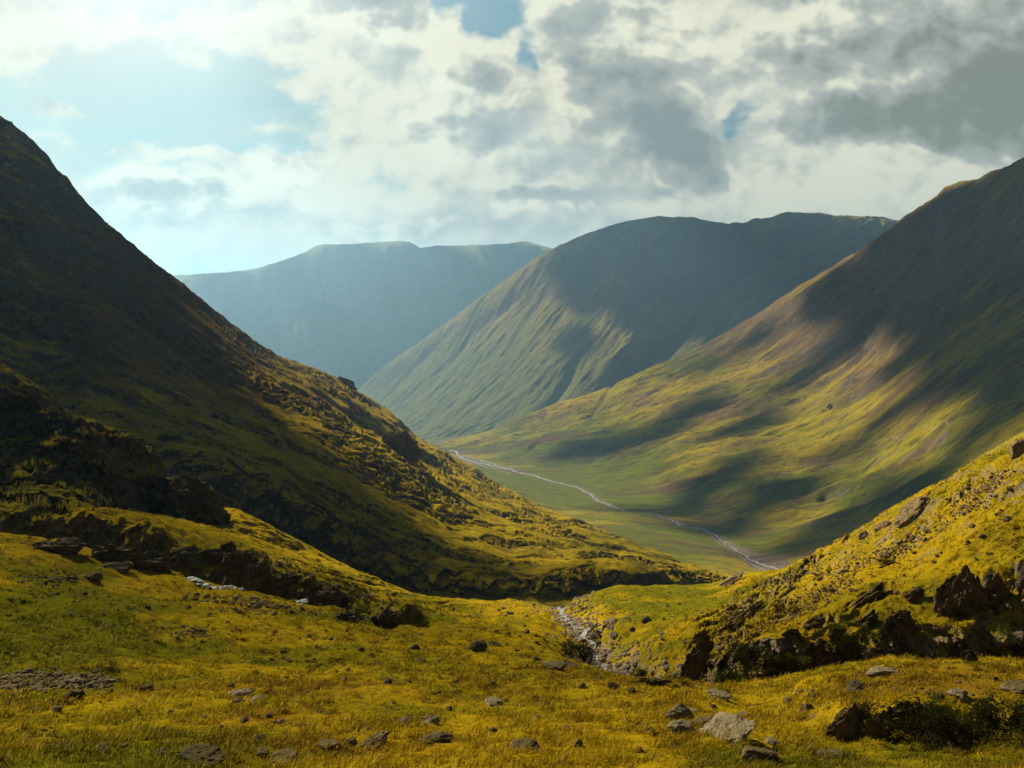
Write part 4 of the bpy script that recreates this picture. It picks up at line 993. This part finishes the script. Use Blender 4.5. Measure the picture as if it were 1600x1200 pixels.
def make_bush(u, v, w, h, mat, label, seed, n=2600, name='bush', sheet=None):
    sheet = sheet or fg
    p, i, j = sheet.at(u, v)
    dist = 42.6 if (1020 < u < 1600 and 975 < v < 1086) else (45.0 if u == 912 else None)
    if dist: p = Vector(((u - 800) / F * dist, dist, (HV - v) / F * dist))
    d = p.y; W = w / F * d; H = h / F * d
    r = np.random.RandomState(seed)
    e = bpy.data.objects.new(name, None); COL.objects.link(e); e.location = (p.x, p.y + W * .2, p.z)
    tag(e, label, 'bush')
    nb_ = 9
    c = r.normal(size=(nb_, 3)) * np.array([.30 * W, .22 * W, .12 * H]) + np.array([0, 0, H * .40]); c[:, 2] = np.abs(c[:, 2])
    rad = r.uniform(.16, .30, nb_)
    k = r.randint(0, nb_, n); dr = r.normal(size=(n, 3)); dr /= np.linalg.norm(dr, axis=1)[:, None]
    q = c[k] + dr * (rad[k] * r.uniform(.45, 1.1, n))[:, None] * np.array([W, W * .8, H])
    q[:, 2] = np.maximum(q[:, 2], -H * .2)
    ls = r.uniform(.5, 1.0, n) * max(1.6 / F * d, W * .022)
    a1 = r.normal(size=(n, 3)); a1 /= np.linalg.norm(a1, axis=1)[:, None]
    a2 = np.cross(a1, r.normal(size=(n, 3))); a2 /= np.linalg.norm(a2, axis=1)[:, None]
    co = np.stack([q - a1 * ls[:, None], q + a2 * ls[:, None] * .5, q + a1 * ls[:, None], q - a2 * ls[:, None] * .5], 1)
    mesh_np('foliage', co.reshape(-1, 3), np.arange(n * 4).reshape(n, 4), mat, False, parent=e)
    # stems
    cs, fs = [], []; b0 = 0
    for t in range(nb_):
        tip = c[t]; bs = np.array([tip[0] * .3, tip[1] * .3, -H * .15]); tk = max(.015 * W, .02)
        ring = np.array([[math.cos(x) * tk, math.sin(x) * tk, 0] for x in (0, 2.09, 4.19)])
        cs.append(np.concatenate([ring + bs, ring * .4 + tip])); fs += [[b0, b0 + 1, b0 + 4, b0 + 3], [b0 + 1, b0 + 2, b0 + 5, b0 + 4], [b0 + 2, b0, b0 + 3, b0 + 5]]; b0 += 6
    mesh_np('stem', np.concatenate(cs), np.array(fs), m_dark, False, parent=e)
    taken.append((u, v, w)); return e
BU = [
 (912, 1048, 52, 66, 'h', 'large dark bush on the steep left bank of the stream', 4200),
 (1058, 1084, 44, 34, 'g', 'green bush in the gully behind the golden lip', 2400),
 (1030, 1080, 20, 18, 'h', 'small dark bush left of the green gully bush', 1200),
 (1165, 1084, 50, 36, 'g', 'low green bush at the foot of the second cliff face', 2400),
 (1182, 1040, 60, 42, 'h', 'dark bush hanging above the low green one on the cliffs', 2600),
 (1215, 1065, 34, 30, 'h', 'dark bush in the cleft of the cliffs', 1600),
 (1333, 1072, 62, 48, 'g', 'bright green bush at the base of the cliffs in the middle', 3400),
 (1340, 1030, 66, 44, 'h', 'dark spreading bush above the bright green cliff bush', 3200),
 (1375, 1010, 34, 44, 'h', 'dark bush in the shaded recess right of the spreading one', 1800),
 (1240, 1040, 34, 26, 'g', 'small green bush high on the cliffs left of the spreading one', 1400),
 (1325, 985, 36, 14, 'g', 'flat green bush on the ledge above the cliffs', 1200),
 (1592, 1015, 56, 52, 'g', 'green bush under the crag at the right edge', 3000),
 (1560, 1042, 80, 30, 'h', 'dark bush below the striated crag', 2600),
 (1440, 1164, 110, 66, 'h', 'dark heather clump, leftmost on the near bank', 4200),
 (1530, 1170, 120, 78, 'h', 'large dark heather clump in the middle of the near bank', 5200),
 (1600, 1168, 110, 96, 'h', 'dark heather clump running out at the right edge', 4200),
 (1480, 1130, 60, 34, 'g', 'olive green shrub at the top of the near heather bank', 2600),
 (1395, 1130, 44, 26, 'h', 'small dark heather clump beside the half hidden rock', 1800),
 (1002, 1062, 26, 16, 'g', 'little green bush on the right bank where the stream ends', 1000),
]
for k, (u, v, w, h, c, lab, n) in enumerate(BU):
    make_bush(u, v, w, h, m_fern if c == 'g' else m_heath, lab, 50 + k, n)

# --- grass: blades over the whole near land -------------------------------------------------------------
def grass(n, seed):
    r = np.random.RandomState(seed)
    uu = r.uniform(-60, 1660, n); 
    # sample picture rows so the cover looks even from here on out into the distance
    fg._V = fg.V()
    cols = np.clip(np.searchsorted(fg.U, uu), 1, len(fg.U) - 1)
    order = np.argsort(cols); uu = uu[order]; cols = cols[order]
    lo = np.log(5.0); hi = np.log(120.0)
    d = np.exp(lo + (hi - lo) * r.rand(n) ** 1.0)
    x = (uu - 800) / F * d
    # tussocks: bunches of long bent blades
    nt_ = 3600; nbl = 26
    tu = r.uniform(-40, 1640, nt_); td = np.exp(np.log(6.5) + (np.log(75) - np.log(6.5)) * r.rand(nt_)); tx = (tu - 800) / F * td
    kk = fbm(tx / 4, td / 4, 3, 410) > -.05
    tx, td = tx[kk], td[kk]; tn = len(tx) * nbl; ts = np.repeat(r.uniform(.5, 1.2, len(tx)), nbl)
    bx = np.repeat(tx, nbl) + r.normal(size=tn) * .07 * ts; by = np.repeat(td, nbl) + r.normal(size=tn) * .07 * ts
    x = np.concatenate([x, bx]); d = np.concatenate([d, by]); tall = np.concatenate([np.zeros(n), ts]); n = len(x)
    uu = 800 + x / d * F; cols = np.clip(np.searchsorted(fg.U, uu), 1, len(fg.U) - 1)
    order = np.argsort(cols); x, d, uu, cols, tall = x[order], d[order], uu[order], cols[order], tall[order]
    Z = np.empty(n)
    st_ = np.searchsorted(cols, np.arange(len(fg.U))); st_ = np.append(st_, n)
    for j in range(len(fg.U)):
        a, b = st_[j], st_[j + 1]
        if b > a: Z[a:b] = np.interp(d[a:b], fg.D[:, j], fg.Z[:, j])
    sdd, _ = seg_dist(x, d, STREAM)
    clump = fbm(x / 1.1, d / 1.1, 3, 400) + .6 * fbm(x / 5, d / 5, 3, 401)
    keep = ((sdd > 2.6) | (d < 42)) & (r.rand(n) < np.clip(.55 + clump, .12, 1))
    keep = (keep | (tall > 0)) & ((sdd > 2.6) | (d < 42))
    x, d, Z, clump, tall = x[keep], d[keep], Z[keep], clump[keep], tall[keep]; n = len(x)
    h = (0.05 + .10 * np.clip(clump, 0, 1.3) ** 1.3) * r.uniform(.5, 1.5, n) * (0.6 + .4 * np.clip(d / 15, .4, 2.2))
    h = np.where(tall > 0, .17 * tall * r.uniform(.6, 1.1, n), h)
    w = np.maximum(.005, d * .00062) * r.uniform(.7, 1.5, n)
    az = r.uniform(0, 6.28, n); lean = r.uniform(.1, .9, n)
    wx = .35; lx_ = np.cos(az) * lean + wx; ly_ = np.sin(az) * lean
    pa = az + 1.57 + r.normal(size=n) * .3; px, py = np.cos(pa) * w, np.sin(pa) * w
    base = np.stack([x, d, Z - .01], -1)
    def at_(f, k, s): return base + np.stack([lx_ * h * f * f + px * s, ly_ * h * f * f + py * s, h * f * (1 - .25 * f)], -1)
    co = np.stack([at_(0, 0, -1), at_(0, 0, 1), at_(.55, 0, .8), at_(.55, 0, -.8), at_(1, 0, .12), at_(1, 0, -.12)], 1)
    i = np.arange(n)[:, None] * 6
    f = np.concatenate([i + np.array([[0, 1, 2, 3]]), i + np.array([[3, 2, 4, 5]])], 0)
    tint = np.repeat(r.uniform(0, 1, n), 6)
    U2 = 800 + x / d * F; V2 = HV - Z / d * F
    lush = ga(U2, V2, [(80, 1010, 160, 50, .6), (250, 1180, 250, 50, .5), (1350, 1180, 260, 30, .55), (80, 950, 120, 40, .2), (1050, 930, 130, 40, .5), (650, 960, 120, 25, .3), (100, 900, 60, 30, .4), (620, 1120, 80, 20, .3)])
    rust = ga(U2, V2, [(150, 870, 220, 16, .35), (500, 1070, 260, 22, .22), (1480, 1070, 180, 26, .8), (1100, 1080, 200, 14, .25), (900, 1050, 120, 10, .25), (650, 1130, 600, 60, .26)]) - ga(U2, V2, [(700, 980, 200, 30, .4), (1050, 930, 160, 50, .5)])
    m, nt, o = new_mat('grass_blades')
    tcn = nt.nodes.new('ShaderNodeTexCoord'); pos = S(nt, tcn.outputs['Object'])
    col = sward_colour(nt, pos, YEL, GRN, RUS, HEA, 0.12, attr(nt, 'lush'), attr(nt, 'rust'))
    k = attr(nt, 'tint') * 1.0 + 0.6
    col = mixc(nt, 1.0, col, comb(nt, k, k, k), 'MULTIPLY')
    col = mixc(nt, attr(nt, 'tint').ss(0.80, 0.95) * 0.7, col, (0.30, 0.235, 0.075))
    dn = nt.nodes.new('ShaderNodeBsdfDiffuse'); nt.links.new(col.k, dn.inputs[0])
    tn = nt.nodes.new('ShaderNodeBsdfTranslucent'); nt.links.new(col.k, tn.inputs[0])
    mx = nt.nodes.new('ShaderNodeMixShader'); mx.inputs[0].default_value = .5
    nt.links.new(dn.outputs[0], mx.inputs[1]); nt.links.new(tn.outputs[0], mx.inputs[2]); nt.links.new(mx.outputs[0], o.inputs[0])
    ob = mesh_np('grass', co.reshape(-1, 3), f, m, False, {'tint': tint, 'lush': np.repeat(lush, 6), 'rust': np.repeat(rust, 6)})
    ob['kind'] = 'stuff'; ob['label'] = 'golden and green upland grass over the near ground'; ob['category'] = 'grass'
grass(420000, 9)

# ================================================================ SHADE CLOUDS added out of view to darken the fells and stripe the haze
mc, nt, o = new_mat('shade_cloud_white')
principled(nt, o, (0.8, 0.8, 0.8), 1.0, None, 0.0)
def shade_blobs(name, parts):
    cos, fcs, base = [], [], 0
    bm = bmesh.new(); bmesh.ops.create_icosphere(bm, subdivisions=4, radius=1.0)
    v0 = np.array([v.co[:] for v in bm.verts]); f0 = np.array([[v.index for v in f.verts] for f in bm.faces]); bm.free()
    for k, (c, rx, ry, rz) in enumerate(parts):
        n = fbm(v0[:, 0] * 2.0 + k * 5, v0[:, 1] * 1.6 + v0[:, 2] * 1.3, 4, 200 + k, .6)
        r = 1 + 0.75 * n
        v = v0 * r[:, None] * np.array([rx, ry, rz]) + np.array(c)
        cos.append(v); fcs.append(f0 + base); base += len(v)
    ob = mesh_np(name, np.concatenate(cos), np.concatenate(fcs), mc, True); ob['kind'] = 'stuff'
    return ob
ALT = 4200.0
SHADE = [(mm, 1280, 450, 440, 170), (mm, 1150, 430, 330, 160), (mm, 1010, 420, 230, 130), (mm, 920, 450, 150, 90), (mm, 900, 530, 80, 40), (mm, 1120, 490, 130, 100), (mm, 1000, 500, 60, 60),
 (rm, 1620, 330, 230, 240), (rm, 1500, 370, 200, 180), (rm, 1390, 410, 150, 100), (rm, 1290, 455, 90, 50), (rm, 1430, 490, 60, 56), (rm, 1560, 450, 200, 170), (rm, 1590, 560, 110, 100), (rm, 1520, 540, 70, 50), (rm, 1350, 500, 60, 24), (rm, 1480, 590, 50, 26), (rm, 1420, 560, 40, 18),
 (rm, 1040, 670, 70, 20), (rm, 960, 695, 60, 14), (rm, 1110, 750, 90, 34), (rm, 1190, 790, 110, 36), (rm, 1310, 830, 110, 34), (rm, 900, 705, 70, 18), (rm, 1160, 665, 50, 16), (rm, 1400, 640, 30, 14), (rm, 1290, 560, 46, 18), (rm, 1230, 600, 46, 14), (rm, 1050, 800, 60, 16), (rm, 1560, 650, 60, 40), (rm, 1110, 570, 30, 12), (rm, 1180, 530, 36, 12), (rm, 1330, 700, 30, 10), (rm, 1420, 780, 50, 30), (rm, 1090, 640, 50, 14),
 (lm, 30, 300, 60, 60), (lm, 100, 420, 60, 60), (lm, 40, 500, 60, 60), (lm, 200, 470, 40, 40), (lm, 260, 590, 30, 22), (lm, 200, 600, 40, 30), (lm, 340, 640, 30, 18), (lm, 430, 690, 28, 16), (lm, 540, 730, 22, 12), (ch, 60, 770, 18, 8), (ch, 160, 800, 14, 7), (ch, 90, 830, 16, 6),  # crag hill blobs stand in for the crag's own shadow
 (fm, 350, 450, 180, 200), (fm, 470, 440, 150, 240), (fm, 590, 430, 130, 200), (fm, 720, 430, 160, 220), (fm, 820, 420, 140, 160)]

parts = []
for (sh, u, v, rx, ry) in SHADE:
    p, _, _ = sh.at(u, v)
    k = ((9500.0 if sh is fm else ALT) - p.z) / sdir.z
    c = p + sdir * k
    parts.append(((c.x, c.y, c.z), rx, ry, 60))
shade_blobs('shade_clouds', parts)

# ================================================================ HAZE
hb = bmesh.new(); bmesh.ops.create_cube(hb, size=1.0)
me = bpy.data.meshes.new('haze'); hb.to_mesh(me); hb.free()
hz = bpy.data.objects.new('haze', me); COL.objects.link(hz); hz['kind'] = 'stuff'
hz.scale = (88000, 88000, 1450); hz.location = (0, 3000, -750 + 725)
hm, nt, o = new_mat('haze_air')
pv = nt.nodes.new('ShaderNodeVolumePrincipled')
pv.inputs['Color'].default_value = (0.29, 0.57, 1.0, 1)
pv.inputs['Density'].default_value = 9.5e-5
pv.inputs['Anisotropy'].default_value = 0.5
nt.links.new(pv.outputs[0], o.inputs['Volume'])
me.materials.append(hm)
